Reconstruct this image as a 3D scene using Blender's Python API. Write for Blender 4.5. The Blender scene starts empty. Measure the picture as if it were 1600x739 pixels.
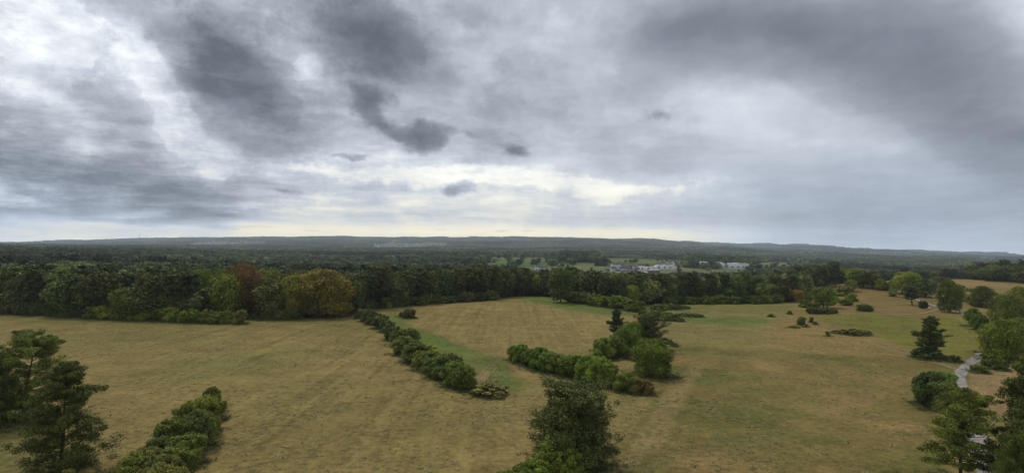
import bpy, math, random
import numpy as np
from mathutils import Matrix, Vector
R = math.radians
random.seed(7)
rng = np.random.default_rng(11)
scene = bpy.context.scene
C = scene.collection

# ------------------------------------------------------------------ camera
CAMH = 30.0; F = 900.0; PITCH = math.atan(22.5/F); ROLL = R(0.716)
_c, _s = math.cos(ROLL), math.sin(ROLL)
_R0 = np.array([1, 0, 0]); _U0 = np.array([0, -math.sin(PITCH), math.cos(PITCH)])
FW = np.array([0, math.cos(PITCH), math.sin(PITCH)])
RT = _c*_R0 + _s*_U0; UP = -_s*_R0 + _c*_U0
cam_data = bpy.data.cameras.new('camera')
cam = bpy.data.objects.new('camera', cam_data); C.objects.link(cam)
cam_data.sensor_width = 36; cam_data.lens = 36*F/1600
cam_data.clip_start = 0.5; cam_data.clip_end = 90000
cam.matrix_world = Matrix(((RT[0], UP[0], -FW[0], 0), (RT[1], UP[1], -FW[1], 0), (RT[2], UP[2], -FW[2], CAMH), (0, 0, 0, 1)))
scene.camera = cam
scene.view_settings.view_transform = 'Standard'; scene.view_settings.look = 'None'
scene.view_settings.exposure = 0.12; scene.view_settings.gamma = 1.0
scene.render.engine = 'CYCLES'
scene.cycles.max_bounces = 5; scene.cycles.diffuse_bounces = 2; scene.cycles.glossy_bounces = 1
scene.cycles.transmission_bounces = 2; scene.cycles.volume_bounces = 1; scene.cycles.transparent_max_bounces = 4
scene.cycles.sample_clamp_indirect = 3.0

def ray(px, py):
    d = FW + RT*((px-800)/F) + UP*((369.5-py)/F)
    return d/np.linalg.norm(d)
def proj(x, y, z):
    z = z-CAMH
    f = y*FW[1] + z*FW[2]
    f = np.where(f < 1, 1, f)
    u = (x*RT[0] + y*RT[1] + z*RT[2])/f; v = (x*UP[0] + y*UP[1] + z*UP[2])/f
    return 800+u*F, 369.5-v*F
def hor(px): return 382.0 + 20.0*px/1600      # height of the true horizon over the frame
def depth_of(py, px=800): return CAMH*F/(py-hor(px))

# ------------------------------------------------------------------ sky
HAZE_DENSITY = 7.5e-5
SUN_EL, SUN_AZ = R(58), R(-40)       # azimuth from +Y towards +X
world = bpy.data.worlds.new('World'); scene.world = world; world.use_nodes = True
W = world.node_tree; W.nodes.clear()
class NT:
    def __init__(s, t): s.t = t
    def n(s, typ, **kw):
        o = s.t.nodes.new(typ)
        for k, v in kw.items(): setattr(o, k, v)
        return o
    def l(s, a, b): s.t.links.new(a, b)
    def inp(s, sock, v):
        if isinstance(v, bpy.types.NodeSocket): s.l(v, sock)
        elif v is not None:
            if hasattr(v, '__len__'):
                n = len(sock.default_value); v = tuple(v)[:n]+(1,)*(n-len(v))
            sock.default_value = v
    def math(s, op, a, b=None, c=None, clamp=False):
        m = s.n('ShaderNodeMath', operation=op, use_clamp=clamp)
        s.inp(m.inputs[0], a); s.inp(m.inputs[1], b)
        if c is not None: s.inp(m.inputs[2], c)
        return m.outputs[0]
    def vmath(s, op, a, b=None, sc=None):
        m = s.n('ShaderNodeVectorMath', operation=op)
        s.inp(m.inputs[0], a); s.inp(m.inputs[1], b)
        if sc is not None: s.inp(m.inputs['Scale'], sc)
        return m.outputs[0]
    def noise(s, vec, scale, detail=3, rough=.5, dist=0, dim='3D'):
        m = s.n('ShaderNodeTexNoise', noise_dimensions=dim)
        s.l(vec, m.inputs['Vector']); m.inputs['Scale'].default_value = scale
        m.inputs['Detail'].default_value = detail; m.inputs['Roughness'].default_value = rough
        m.inputs['Distortion'].default_value = dist
        return m
    def mix(s, fac, a, b, blend='MIX', clamp=True):
        m = s.n('ShaderNodeMix', data_type='RGBA', blend_type=blend, clamp_factor=clamp)
        s.inp(m.inputs[0], fac); s.inp(m.inputs[6], a); s.inp(m.inputs[7], b)
        return m.outputs[2]
    def rng(s, v, a, b, c=0., d=1., t='SMOOTHSTEP'):
        m = s.n('ShaderNodeMapRange', interpolation_type=t)
        s.inp(m.inputs[0], v)
        for i, q in enumerate((a, b, c, d)): m.inputs[i+1].default_value = q
        return m.outputs[0]
    def ramp(s, v, stops):
        m = s.n('ShaderNodeValToRGB'); s.inp(m.inputs[0], v)
        e = m.color_ramp.elements
        while len(e) < len(stops): e.new(.5)
        for q, (p, c) in zip(e, stops): q.position = p; q.color = (*c, 1)
        return m.outputs[0]
def lin(r, g, b):
    f = lambda v: ((v/255+.055)/1.055)**2.4 if v > 10.3 else v/255/12.92
    return (f(r), f(g), f(b))

T = NT(W)
geo = T.n('ShaderNodeNewGeometry')
dirv = T.vmath('SCALE', geo.outputs['Incoming'], None, -1.0)
sep = T.n('ShaderNodeSeparateXYZ'); T.l(dirv, sep.inputs[0])
dx, dy, dz = sep.outputs
az = T.math('MULTIPLY', T.math('ARCTAN2', dx, dy), 9.0)
el = T.math('MULTIPLY', T.math('ARCSINE', dz), 9.0)
cmb = T.n('ShaderNodeCombineXYZ'); T.l(az, cmb.inputs[0]); T.l(el, cmb.inputs[1])
# cloud sheet seen in perspective: direction projected on a level plane
zz = T.math('ADD', T.math('MAXIMUM', dz, 0.0), 0.10)
pl = T.n('ShaderNodeCombineXYZ'); T.l(T.math('DIVIDE', dx, zz), pl.inputs[0]); T.l(T.math('DIVIDE', dy, zz), pl.inputs[1])
plane = pl.outputs[0]
iso_scale = T.n('ShaderNodeMapping'); T.l(dirv, iso_scale.inputs[0]); iso_scale.inputs['Scale'].default_value = (1, 1, 1.12)
iso = iso_scale.outputs[0]
w1 = T.noise(iso, 2.6, 6, .60)
w2 = T.noise(plane, .8, 4, .6)
def centred(colsock, k):
    return T.vmath('SCALE', T.vmath('SUBTRACT', colsock, (0.5, 0.5, 0.5)), None, k)
warp = T.vmath('ADD', T.vmath('ADD', cmb.outputs[0], T.vmath('MULTIPLY', centred(w1.outputs['Color'], 1.0), (1.1, .95, 0))),
               T.vmath('MULTIPLY', centred(w2.outputs['Color'], 1.0), (0.6, 0.25, 0)))
w3 = T.noise(iso, 16, 6, .62)
warp_s = T.vmath('ADD', cmb.outputs[0], T.vmath('MULTIPLY', centred(w3.outputs['Color'], 1.0), (0.5, 0.36, 0)))
def ae(px, py):
    d = ray(px, py); return math.atan2(d[0], d[1])*9, math.asin(d[2])*9
def blob(px, py, w, h, rot=0, vec=None):
    a, e = ae(px, py); k = math.cos(a/9)
    m = T.n('ShaderNodeMapping', vector_type='TEXTURE'); T.l(vec or warp, m.inputs[0])
    m.inputs['Location'].default_value = (a, e, 0); m.inputs['Rotation'].default_value = (0, 0, -R(rot))
    m.inputs['Scale'].default_value = (w/100*k*k, h/100*k, 1)
    g = T.n('ShaderNodeTexGradient', gradient_type='SPHERICAL'); T.l(m.outputs[0], g.inputs[0])
    return g.outputs['Fac']
def total(lst, start=0.0, vec=None, k=1.0):
    acc = start; lst = [b[:5]+(b[5]*k,) for b in lst]
    for (px, py, w, h, rot, amp) in lst: acc = T.math('MULTIPLY_ADD', blob(px, py, w, h, rot, vec), amp, acc)
    return acc
V0 = 0.655
soft = [(40, 90, 380, 250, 0, .12), (100, 40, 200, 80, 20, .05), (262, 155, 200, 52, 52, .17), (330, 235, 120, 50, 40, .12),
        (90, 200, 190, 60, 0, .05), (200, 30, 60, 60, 0, .05),
        (330, 50, 180, 120, 35, -.27), (290, 110, 110, 70, 45, -.10), (410, 150, 170, 80, 25, -.11), (470, 175, 110, 60, 10, -.06),
        (585, 50, 170, 110, 15, -.24), (640, 105, 110, 60, 0, -.10), (500, 20, 90, 60, 0, -.06),
        (485, 115, 60, 40, 30, .10), (440, 60, 60, 60, 0, .08),
        (440, 235, 230, 50, 0, -.07), (520, 210, 120, 40, 0, -.03),
        (40, 235, 300, 60, 8, -.15), (180, 275, 350, 46, 8, -.19), (120, 335, 380, 40, 0, -.24), (300, 338, 220, 26, 0, -.17),
        (20, 300, 120, 24, 0, .10), (245, 322, 60, 14, 0, .20), (370, 315, 60, 12, 0, .14), (400, 350, 50, 10, 0, .1),
        (500, 258, 190, 34, 0, .16), (560, 240, 90, 20, 0, .10), (690, 285, 150, 36, 0, .18), (620, 245, 90, 24, 10, .08),
        (800, 268, 170, 34, 0, .12), (960, 292, 190, 34, 0, .20), (880, 245, 120, 24, 0, .06), (760, 325, 200, 28, 0, .12), (560, 320, 200, 30, 0, .10),
        (830, 130, 330, 170, 10, -.05), (760, 60, 200, 120, 0, -.03), (690, 200, 120, 60, 0, .03),
        (1080, 50, 240, 100, 10, -.18), (1240, 70, 280, 110, 8, -.16), (1430, 110, 290, 120, 20, -.20), (1570, 210, 210, 130, 20, -.18), (1330, 10, 300, 90, 0, -.05),
        (1600, 10, 130, 60, 20, .16), (1620, 150, 110, 50, 0, .10), (1080, 20, 50, 30, 0, .06),
        (1180, 170, 260, 90, 10, .10), (1300, 220, 200, 80, 20, .07), (1060, 230, 200, 80, 0, .04),
        (1480, 330, 420, 110, 0, -.07), (1250, 350, 260, 60, 0, -.01), (1600, 380, 300, 60, 0, -.03),
        (1290, 205, 110, 26, 10, -.05), (1200, 240, 160, 20, 0, -.03), (960, 240, 200, 24, 0, -.03)]
small = [(660, 219, 50, 32, 0, -.42), (640, 213, 30, 18, 0, -.12), (565, 152, 56, 30, 10, -.20), (592, 192, 52, 22, 25, -.20),
         (720, 291, 38, 16, 0, -.32), (805, 234, 38, 22, 10, -.26), (765, 215, 70, 26, 10, -.12), (738, 268, 22, 7, 0, -.16), (735, 250, 30, 10, 0, -.08), (1030, 185, 70, 24, 0, -.09),
         (550, 246, 60, 8, 0, -.16), (580, 287, 24, 9, 0, -.10), (500, 262, 14, 5, 0, -.12), (990, 222, 24, 8, 0, -.06), (1150, 237, 60, 6, 0, -.06),
         (450, 300, 60, 9, 0, -.08), (640, 300, 90, 8, 0, -.07), (880, 312, 130, 9, 0, -.10), (700, 330, 100, 6, 0, -.05), (585, 316, 30, 7, 0, -.08)]
Vs = total(soft, V0, None, .78)
fb1 = T.noise(iso, 5.0, 9, .60); fb2 = T.noise(plane, 1.5, 8, .62); fb3 = T.noise(iso, 1.6, 3, .5)
leftness = T.rng(az, -9.0, 3.5, 1.0, 0.20, 'LINEAR')
det = T.math('ADD', T.math('MULTIPLY', T.math('SUBTRACT', fb1.outputs[0], .5), .55), T.math('MULTIPLY', T.math('SUBTRACT', fb2.outputs[0], .5), .42))
det = T.math('MULTIPLY_ADD', T.math('SUBTRACT', T.rng(T.noise(iso, 6.5, 9, .60).outputs[0], .44, .60), .5), .13, det)
det = T.math('MULTIPLY', det, leftness)
Vs = T.math('ADD', Vs, det)
Vs = T.math('MULTIPLY_ADD', T.math('SUBTRACT', fb3.outputs[0], .5), .10, Vs)
sm = total(small, 0.0, warp_s, .45)
ragA = T.math('MULTIPLY', T.math('SUBTRACT', T.noise(iso, 4.5, 12, .70).outputs[0], .5), 2.4)
ragB = T.math('MULTIPLY', T.math('SUBTRACT', T.noise(iso, 17, 9, .68).outputs[0], .5), 1.5)
rag = T.math('ADD', ragA, ragB)
torn = T.math('ADD', T.math('MULTIPLY', T.math('SUBTRACT', T.rng(T.noise(iso, 9, 12, .68).outputs[0], .43, .59), .5), .085), T.math('MULTIPLY', T.math('SUBTRACT', T.rng(T.noise(plane, 3.0, 12, .66).outputs[0], .42, .60), .5), .07))
Vs = T.math('MULTIPLY_ADD', torn, leftness, Vs)
def crisp(lst, lo, hi, vec=None):
    return T.rng(T.math('ADD', total([b[:5]+(1.0,) for b in lst], 0.0, vec), rag), lo, hi)
puff = T.rng(T.math('ADD', total([(660, 219, 62, 40, 0, 1), (575, 152, 64, 36, 10, .8), (592, 192, 56, 24, 25, .8), (720, 291, 46, 20, 0, .8), (808, 234, 42, 24, 10, .8), (735, 213, 60, 16, 10, .5), (550, 246, 60, 9, 0, .8), (450, 300, 60, 9, 0, .6), (1030, 185, 60, 20, 0, .5)], 0.0, warp_s), T.math('MULTIPLY', ragB, .55)), .22, .62)
dark1 = crisp([(320, 50, 210, 140, 35, 1), (390, 140, 150, 60, 25, .7), (585, 60, 170, 110, 15, 1)], .32, .62)
rag_keep = rag; rag = T.math('MULTIPLY', rag, .45)
dark2 = crisp([(1080, 60, 220, 110, 10, 1), (1260, 70, 300, 120, 8, 1), (1440, 120, 290, 130, 20, 1), (1570, 220, 200, 130, 20, 1)], .34, .75)
rag = rag_keep
dark3 = crisp([(40, 235, 330, 60, 8, 1), (180, 278, 370, 48, 8, 1), (120, 330, 400, 44, 0, 1), (300, 338, 230, 28, 0, 1)], .28, .58)
brt1 = crisp([(245, 120, 200, 40, 55, .8), (60, 20, 240, 90, 10, .9), (310, 210, 150, 40, 40, .8), (60, 120, 160, 90, 0, .8)], .30, .62)
brt2 = crisp([(690, 285, 190, 34, 0, 1), (510, 262, 170, 26, 0, 1), (960, 292, 200, 30, 0, 1), (800, 270, 150, 26, 0, 1), (245, 322, 60, 16, 0, 1), (20, 300, 90, 18, 0, 1), (485, 112, 50, 40, 20, .8)], .36, .66)
for q, k in ((dark1, -.08), (dark2, -.055), (dark3, -.07), (brt1, .07), (brt2, .075), (puff, -.17)): sm = T.math('MULTIPLY_ADD', q, k, sm)
Vs = T.math('ADD', Vs, sm)
# clear strip low over the horizon between the two rain curtains
band = T.math('MULTIPLY', T.rng(T.math('MULTIPLY_ADD', T.math('SUBTRACT', fb2.outputs[0], .5), .5, el), .24, .48, 1.0, 0.0), T.math('MULTIPLY', T.rng(az, -8.2, -5.6, 0., 1.), T.rng(az, 2.0, 4.6, 1., 0.)))
band2 = T.math('MULTIPLY', T.rng(el, .3, 1.5, 1.0, 0.0), T.math('MULTIPLY', T.rng(az, -4.6, -2.8, 0., 1.), T.rng(az, 1.6, 4.2, 1., 0.)))
Vs = T.math('MULTIPLY_ADD', T.math('MULTIPLY', band2, .85), .15, Vs)
Vs = T.math('ADD', Vs, T.math('MULTIPLY', T.math('MULTIPLY', band, .75), T.math('SUBTRACT', .90, Vs)))
col = T.ramp(Vs, [(.14, lin(70, 75, 86)), (.30, lin(88, 93, 104)), (.42, lin(112, 118, 129)), (.55, lin(140, 146, 157)), (.66, lin(167, 173, 184)), (.77, lin(194, 200, 209)), (.88, lin(223, 227, 231)), (.97, lin(243, 245, 244))])
lowfront = T.math('MULTIPLY', T.rng(el, .2, 2.1, 1.0, 0.0), T.math('MULTIPLY', T.rng(az, -8.5, -5.0, 0., 1.), T.rng(az, 2.2, 5.0, 1., 0.)))
warmth = T.math('MULTIPLY', lowfront, T.rng(Vs, .70, .88))
col = T.mix(T.math('MULTIPLY', warmth, .9), col, (1.06, .99, .82, 1), 'MULTIPLY')
blue = total([(60, 310, 420, 90, 0, .9), (1450, 330, 420, 140, 0, .8), (1100, 300, 200, 60, 0, .4)], 0.0)
col = T.mix(T.math('MULTIPLY', T.math('MULTIPLY', band, T.rng(Vs, .70, .85)), .9), col, (1.10, 1.0, .78, 1), 'MULTIPLY')
bluef = T.math('MULTIPLY', blue, T.rng(Vs, .85, .65), clamp=True)
col = T.mix(bluef, col, (.92, 1.0, 1.06, 1), 'MULTIPLY')
nish = T.n('ShaderNodeTexSky', sky_type='NISHITA'); nish.sun_disc = False
nish.sun_elevation = SUN_EL; nish.sun_rotation = SUN_AZ; nish.altitude = 500; nish.air_density = 1.0; nish.dust_density = 1.5
gapn = T.noise(plane, 2.1, 5, .6)
gap = T.math('MULTIPLY', T.math('MULTIPLY', lowfront, T.rng(gapn.outputs[0], .56, .68)), T.rng(Vs, .66, .8))
bcol = T.vmath('SCALE', col, None, T.rng(el, -.02, .55, 27, 12.3))            # the background runs at 0.1
tot = T.mix(T.math('MULTIPLY', gap, .42), bcol, nish.outputs[0])
bg = T.n('ShaderNodeBackground'); bg.inputs[1].default_value = 0.10; T.l(tot, bg.inputs[0])
wo = T.n('ShaderNodeOutputWorld'); T.l(bg.outputs[0], wo.inputs[0])

sun_d = bpy.data.lights.new('sun', 'SUN'); sun_d.energy = 1.35; sun_d.angle = R(12); sun_d.color = (1, .95, .86)
sun = bpy.data.objects.new('sun', sun_d); C.objects.link(sun)
sd = Vector((math.sin(SUN_AZ)*math.cos(SUN_EL), math.cos(SUN_AZ)*math.cos(SUN_EL), math.sin(SUN_EL)))
sun.rotation_euler = sd.to_track_quat('Z', 'Y').to_euler()

# ------------------------------------------------------------------ numpy noise
_perm = rng.random((256, 256)).astype(np.float64)
def vnoise(x, y):
    xi = np.floor(x).astype(np.int64); yi = np.floor(y).astype(np.int64)
    fx = x-xi; fy = y-yi; fx = fx*fx*(3-2*fx); fy = fy*fy*(3-2*fy)
    a = _perm[xi & 255, yi & 255]; b = _perm[(xi+1) & 255, yi & 255]; c = _perm[xi & 255, (yi+1) & 255]; d = _perm[(xi+1) & 255, (yi+1) & 255]
    return (a*(1-fx)+b*fx)*(1-fy)+(c*(1-fx)+d*fx)*fy
def fbm(x, y, o=4):
    s = 0; a = 1; t = 0
    for i in range(o):
        s = s+a*vnoise(x+17.3*i, y-9.1*i); t += a; a *= .5; x = x*2.03; y = y*2.03
    return s/t-.5
def smooth(a, b, v):
    t = np.clip((v-a)/(b-a), 0, 1); return t*t*(3-2*t)
def inpoly(px, py, poly):
    r = np.zeros(px.shape, bool); n = len(poly)
    for i in range(n):
        x1, y1 = poly[i]; x2, y2 = poly[(i+1) % n]
        if y1 == y2: continue
        c = (y1 > py) != (y2 > py)
        r ^= c & (px < (x2-x1)*(py-y1)/(y2-y1)+x1)
    return r

# ------------------------------------------------------------------ terrain height
PX = np.array([0, 200, 400, 600, 800, 950, 1100, 1250, 1400, 1600.])
TH = 16.0
_tab = [(60, 'z', [0]*10), (150, 'z', [0]*10), (260, 'z', [0]*10),
 (350, 'z', [0, 0, 0, 0, 1, 0, 0, .5, 1.5, 1.5]),
 (500, 'z', [1, 0, -3, -4, -6, -9, -9, -4, 2, 1.5]),
 (690, 'z', [2, 0, -7, -10, -12, -14, -14, -11, 0, 1.5]),
 (850, 'z', [3, 0, -11, -14, -20, -22, -20, -14, -14, -8]),
 (1000, 'z', [4, 0, -12, -13, -14, -12, -18, -13, -20, -16]),
 (1400, 'z', [4, 2, -3, -7, -1, 5, 0, -4, -18, -22]),
 (1800, 'z', [4, 3, 0, -3, 11, 14, 8, -7, -20, -24]),
 (2500, 'c', [386, 389, 392, 393.5, 396, 397.5, 402, 406, 413, 418]),
 (3500, 'c', [385, 388, 390, 391, 392, 393, 397, 403, 409, 413]),
 (5000, 'c', [384.5, 386, 384.5, 386.5, 386.5, 387.5, 391, 398, 405, 409]),
 (7000, 'c', [383, 382, 378.5, 379, 380, 380, 387, 394, 401, 406.5]),
 (9500, 'c', [382, 378, 372.5, 372, 373, 374.5, 385, 391, 398, 405]),
 (13000, 'c', [381, 377, 373, 374, 375, 376, 383.5, 389, 396, 403.5]),
 (15000, 'c', [381.5, 379, 377, 378, 379, 380, 386, 391.5, 396.5, 402.5])]
_U = np.arange(-200, 1801, 40.); _L = np.linspace(math.log(60), math.log(15000), 150)
_rows = []
for d, kind, vals in _tab:
    v = np.interp(_U, PX, np.array(vals, float))
    if kind == 'c': v = CAMH+(hor(_U)-v)*d/F-TH
    _rows.append(v)
_rows = np.array(_rows); _ld = np.log([t[0] for t in _tab])
Z = np.array([np.interp(_L, _ld, _rows[:, j]) for j in range(len(_U))]).T
for _ in range(3):
    Z[1:-1] = (Z[:-2]+2*Z[1:-1]+Z[2:])/4
    Z[:, 1:-1] = (Z[:, :-2]+2*Z[:, 1:-1]+Z[:, 2:])/4
def bumps(px, py, r, h):
    d = depth_of(py, px); return ((px-800)/F*d, d, r, h)
BUMPS = [bumps(1375, 460, 55, 7.5), bumps(1300, 456, 38, 2.8), bumps(1560, 449, 120, 6.0), bumps(1450, 455, 40, 1.5), bumps(850, 478, 60, 1.2), bumps(1510, 470, 60, 1.0), bumps(1000, 550, 25, .6)]
def height(x, y):
    x = np.asarray(x, float); y = np.asarray(y, float)
    r = np.hypot(x, y); a = np.arctan2(x, y)
    ac = np.clip(a, -R(48), R(48))
    d = np.maximum(r*np.cos(ac), 1.0); u = 800+F*np.tan(ac)
    iu = np.clip((u-_U[0])/40., 0, len(_U)-1.001); il = np.clip((np.log(d)-_L[0])/(_L[1]-_L[0]), 0, len(_L)-1.001)
    i0 = iu.astype(int); j0 = il.astype(int); fu = iu-i0; fl = il-j0
    z = (Z[j0, i0]*(1-fu)+Z[j0, i0+1]*fu)*(1-fl)+(Z[j0+1, i0]*(1-fu)+Z[j0+1, i0+1]*fu)*fl
    for bx, by, br, bh in BUMPS: z = z+bh*np.exp(-((x-bx)**2+(y-by)**2)/br**2)
    z = z+fbm(x/85+3.1, y/85, 2)*1.1*smooth(60, 180, r)
    kf = smooth(2200, 4500, r)
    z = z+kf*np.minimum(d, 16000)/F*(fbm(x/700, y/700, 4)*9.0+(-np.abs(fbm(x/1900+5, y/1900+8, 3))*20+3.2)*(.5+1.4*smooth(700, 1300, u)))
    return z
def ground(px, py, dmin=40, dmax=14800):
    """point of the land seen at (px, py)"""
    d = ray(px, py)
    s = np.exp(np.linspace(math.log(dmin), math.log(dmax), 1500))/math.hypot(d[0], d[1])
    zs = CAMH+d[2]*s-height(d[0]*s, d[1]*s)
    k = np.argmax(zs < 0)
    if zs[k] >= 0: k = len(s)-1
    k = max(k, 1); a, b = zs[k-1], zs[k]
    q = s[k-1]+(s[k]-s[k-1])*(a/(a-b) if a > b else 0)
    x, y = d[0]*q, d[1]*q
    return float(x), float(y), float(height(x, y))

# ------------------------------------------------------------------ where the forest stands
EDGE = [(-260, 478), (-100, 484), (0, 489), (60, 491), (130, 496), (200, 500), (300, 503), (390, 499), (430, 498), (480, 497), (545, 492), (562, 486), (600, 482), (650, 477), (700, 472),
        (760, 469), (800, 464), (830, 462), (870, 465), (900, 470), (940, 477), (985, 478), (1040, 475), (1100, 474), (1200, 473), (1238, 472), (1262, 462), (1290, 449), (1315, 440), (1330, 437)]
OPEN = EDGE+[(1390, 428), (1455, 433), (1500, 435), (1545, 439), (1600, 443), (1750, 452), (2300, 460), (2300, 3000), (-700, 3000), (-700, 470)]
CLEAR = [  # (d range, polygon in the picture's chart, albedo)
 ((820, 2300), [(735, 425), (745, 404), (790, 400), (870, 401), (880, 408), (930, 408), (935, 401), (1010, 402), (1075, 405), (1070, 418), (1100, 421), (1165, 421), (1165, 413), (1260, 413), (1275, 421), (1240, 426), (1172, 428), (1165, 442), (1080, 442), (1060, 440), (1020, 444), (940, 444), (850, 438)], 0),
 ((1700, 4200), [(1180, 412), (1200, 408), (1235, 410), (1262, 414), (1262, 420), (1200, 419)], 1),
 ((1500, 4200), [(1288, 414), (1300, 409), (1320, 411), (1320, 415)], 1),
 ((1200, 4200), [(1315, 420), (1345, 417), (1370, 423), (1360, 425)], 1),
 ((3500, 9000), [(288, 388), (292, 379), (430, 377), (420, 384), (370, 387)], 2),
 ((3500, 8000), [(570, 392), (575, 382), (620, 380), (700, 379), (720, 388), (640, 392)], 2),
 ((3000, 8000), [(543, 390), (548, 387), (574, 387), (572, 390)], 1),
 ((3000, 8000), [(768, 390), (775, 386), (790, 386), (785, 389)], 1),
 ((2500, 30000), [(1580, 412), (1575, 406), (1700, 404), (1700, 416)], 3),
 ((3000, 12000), [(1505, 411), (1510, 405), (1570, 405), (1570, 411)], 2),
 ((1500, 9000), [(1060, 398), (1060, 385), (1075, 382), (1080, 394)], 1),
 ((1500, 6000), [(1190, 404), (1190, 401), (1220, 401), (1220, 405)], 1)]
COPSES = [[(884, 410), (884, 403), (930, 403), (932, 410)], [(740, 411), (745, 405), (765, 406), (766, 411)], [(925, 416), (935, 413), (950, 413), (950, 416)]]
def cover(x, y, z=None):
    """0 meadow by the tower, 1 forest, 2.. clearings of class k+2"""
    if z is None: z = height(x, y)
    jx = fbm(x/14, y/14, 2)*5/np.maximum(np.hypot(x, y)/300, .6)
    px, py = proj(x, y, z)
    py = py+jx*.35
    r = np.hypot(x, y); front = (y > 5) & (np.abs(x) < y*1.6)
    op = (inpoly(px, py, OPEN) & (r < 900)) | (r < 60) | ((~front) & (r < 240))
    k = np.ones(x.shape, int)
    k[op] = 0
    for (d0, d1), poly, cls in CLEAR:
        m = front & (r > d0) & (r < d1) & inpoly(px+fbm(x/120, y/120, 3)*14, py+fbm(x/200+9, y/200, 2)*2.5, poly) & (k == 1)
        k[m] = 2+cls
    for poly in COPSES:
        k[front & (r > 850) & (r < 2300) & (k == 2) & inpoly(px+fbm(x/30, y/30, 3)*5, py, poly)] = 1
    k[front & (r > 850) & (r < 2300) & (k == 2) & (py < 421) & (px < 925) & (fbm(x/45+7, y/30, 4) > .22)] = 1
    far = (r > 3800) & (k == 1) & (fbm(x/800+40, y/800, 4)+.05*fbm(x/90, y/90, 2) > .215)
    k[far] = 2+1
    return k

# ------------------------------------------------------------------ object helpers
def mesh_np(name, verts, faces, mats, tone=None, fmat=None, smooth_=False):
    """faces: (n,k) int array or list of such"""
    me = bpy.data.meshes.new(name)
    fl = faces if isinstance(faces, list) else [faces]
    verts = np.asarray(verts, np.float32)
    me.vertices.add(len(verts)); me.vertices.foreach_set('co', verts.ravel())
    tot = np.concatenate([np.full(len(f), f.shape[1], np.int32) for f in fl]); idx = np.concatenate([f.ravel() for f in fl]).astype(np.int32)
    me.loops.add(len(idx)); me.loops.foreach_set('vertex_index', idx)
    me.polygons.add(len(tot)); st = np.concatenate([[0], np.cumsum(tot)[:-1]]).astype(np.int32)
    me.polygons.foreach_set('loop_start', st)
    try: me.polygons.foreach_set('loop_total', tot)
    except Exception: pass
    if fmat is not None: me.polygons.foreach_set('material_index', np.asarray(fmat, np.int32))
    if smooth_: me.polygons.foreach_set('use_smooth', np.ones(len(tot), bool))
    for m in mats: me.materials.append(m)
    me.update(calc_edges=True)
    if tone is not None:
        a = me.attributes.new('tone', 'FLOAT', 'POINT'); a.data.foreach_set('value', np.asarray(tone, np.float32))
    return me
def link(name, data, parent=None, label=None, cat=None, group=None, kind=None, loc=None, rotz=0, scale=None, color=None):
    o = bpy.data.objects.new(name, data); C.objects.link(o)
    if parent: o.parent = parent
    if loc is not None: o.location = loc
    if rotz: o.rotation_euler = (0, 0, rotz)
    if scale is not None: o.scale = scale
    if label: o['label'] = label
    if cat: o['category'] = cat
    if group: o['group'] = group
    if kind: o['kind'] = kind
    if color: o.color = (*color, 1)
    return o

# ------------------------------------------------------------------ materials
def new_mat(name):
    m = bpy.data.materials.new(name); m.use_nodes = True; m.node_tree.nodes.clear(); t = NT(m.node_tree)
    out = t.n('ShaderNodeOutputMaterial'); return m, t, out
def principled(t, out, col, rough=.8, spec=.2, bump=None):
    p = t.n('ShaderNodeBsdfPrincipled'); t.inp(p.inputs['Base Color'], col); t.inp(p.inputs['Roughness'], rough); p.inputs['Specular IOR Level'].default_value = spec
    if bump is not None: t.l(bump, p.inputs['Normal'])
    t.l(p.outputs[0], out.inputs[0]); return p
def flat_mat(name, c, var=.25, scale=2.0, rough=.8, spec=.2):
    m, t, out = new_mat(name)
    tc = t.n('ShaderNodeTexCoord')
    nz = t.noise(tc.outputs['Object'], scale, 5, .6)
    f = t.rng(nz.outputs[0], .3, .7, 1-var, 1+var, 'LINEAR')
    principled(t, out, t.vmath('SCALE', (*c,), None, f), rough, spec); return m
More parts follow.
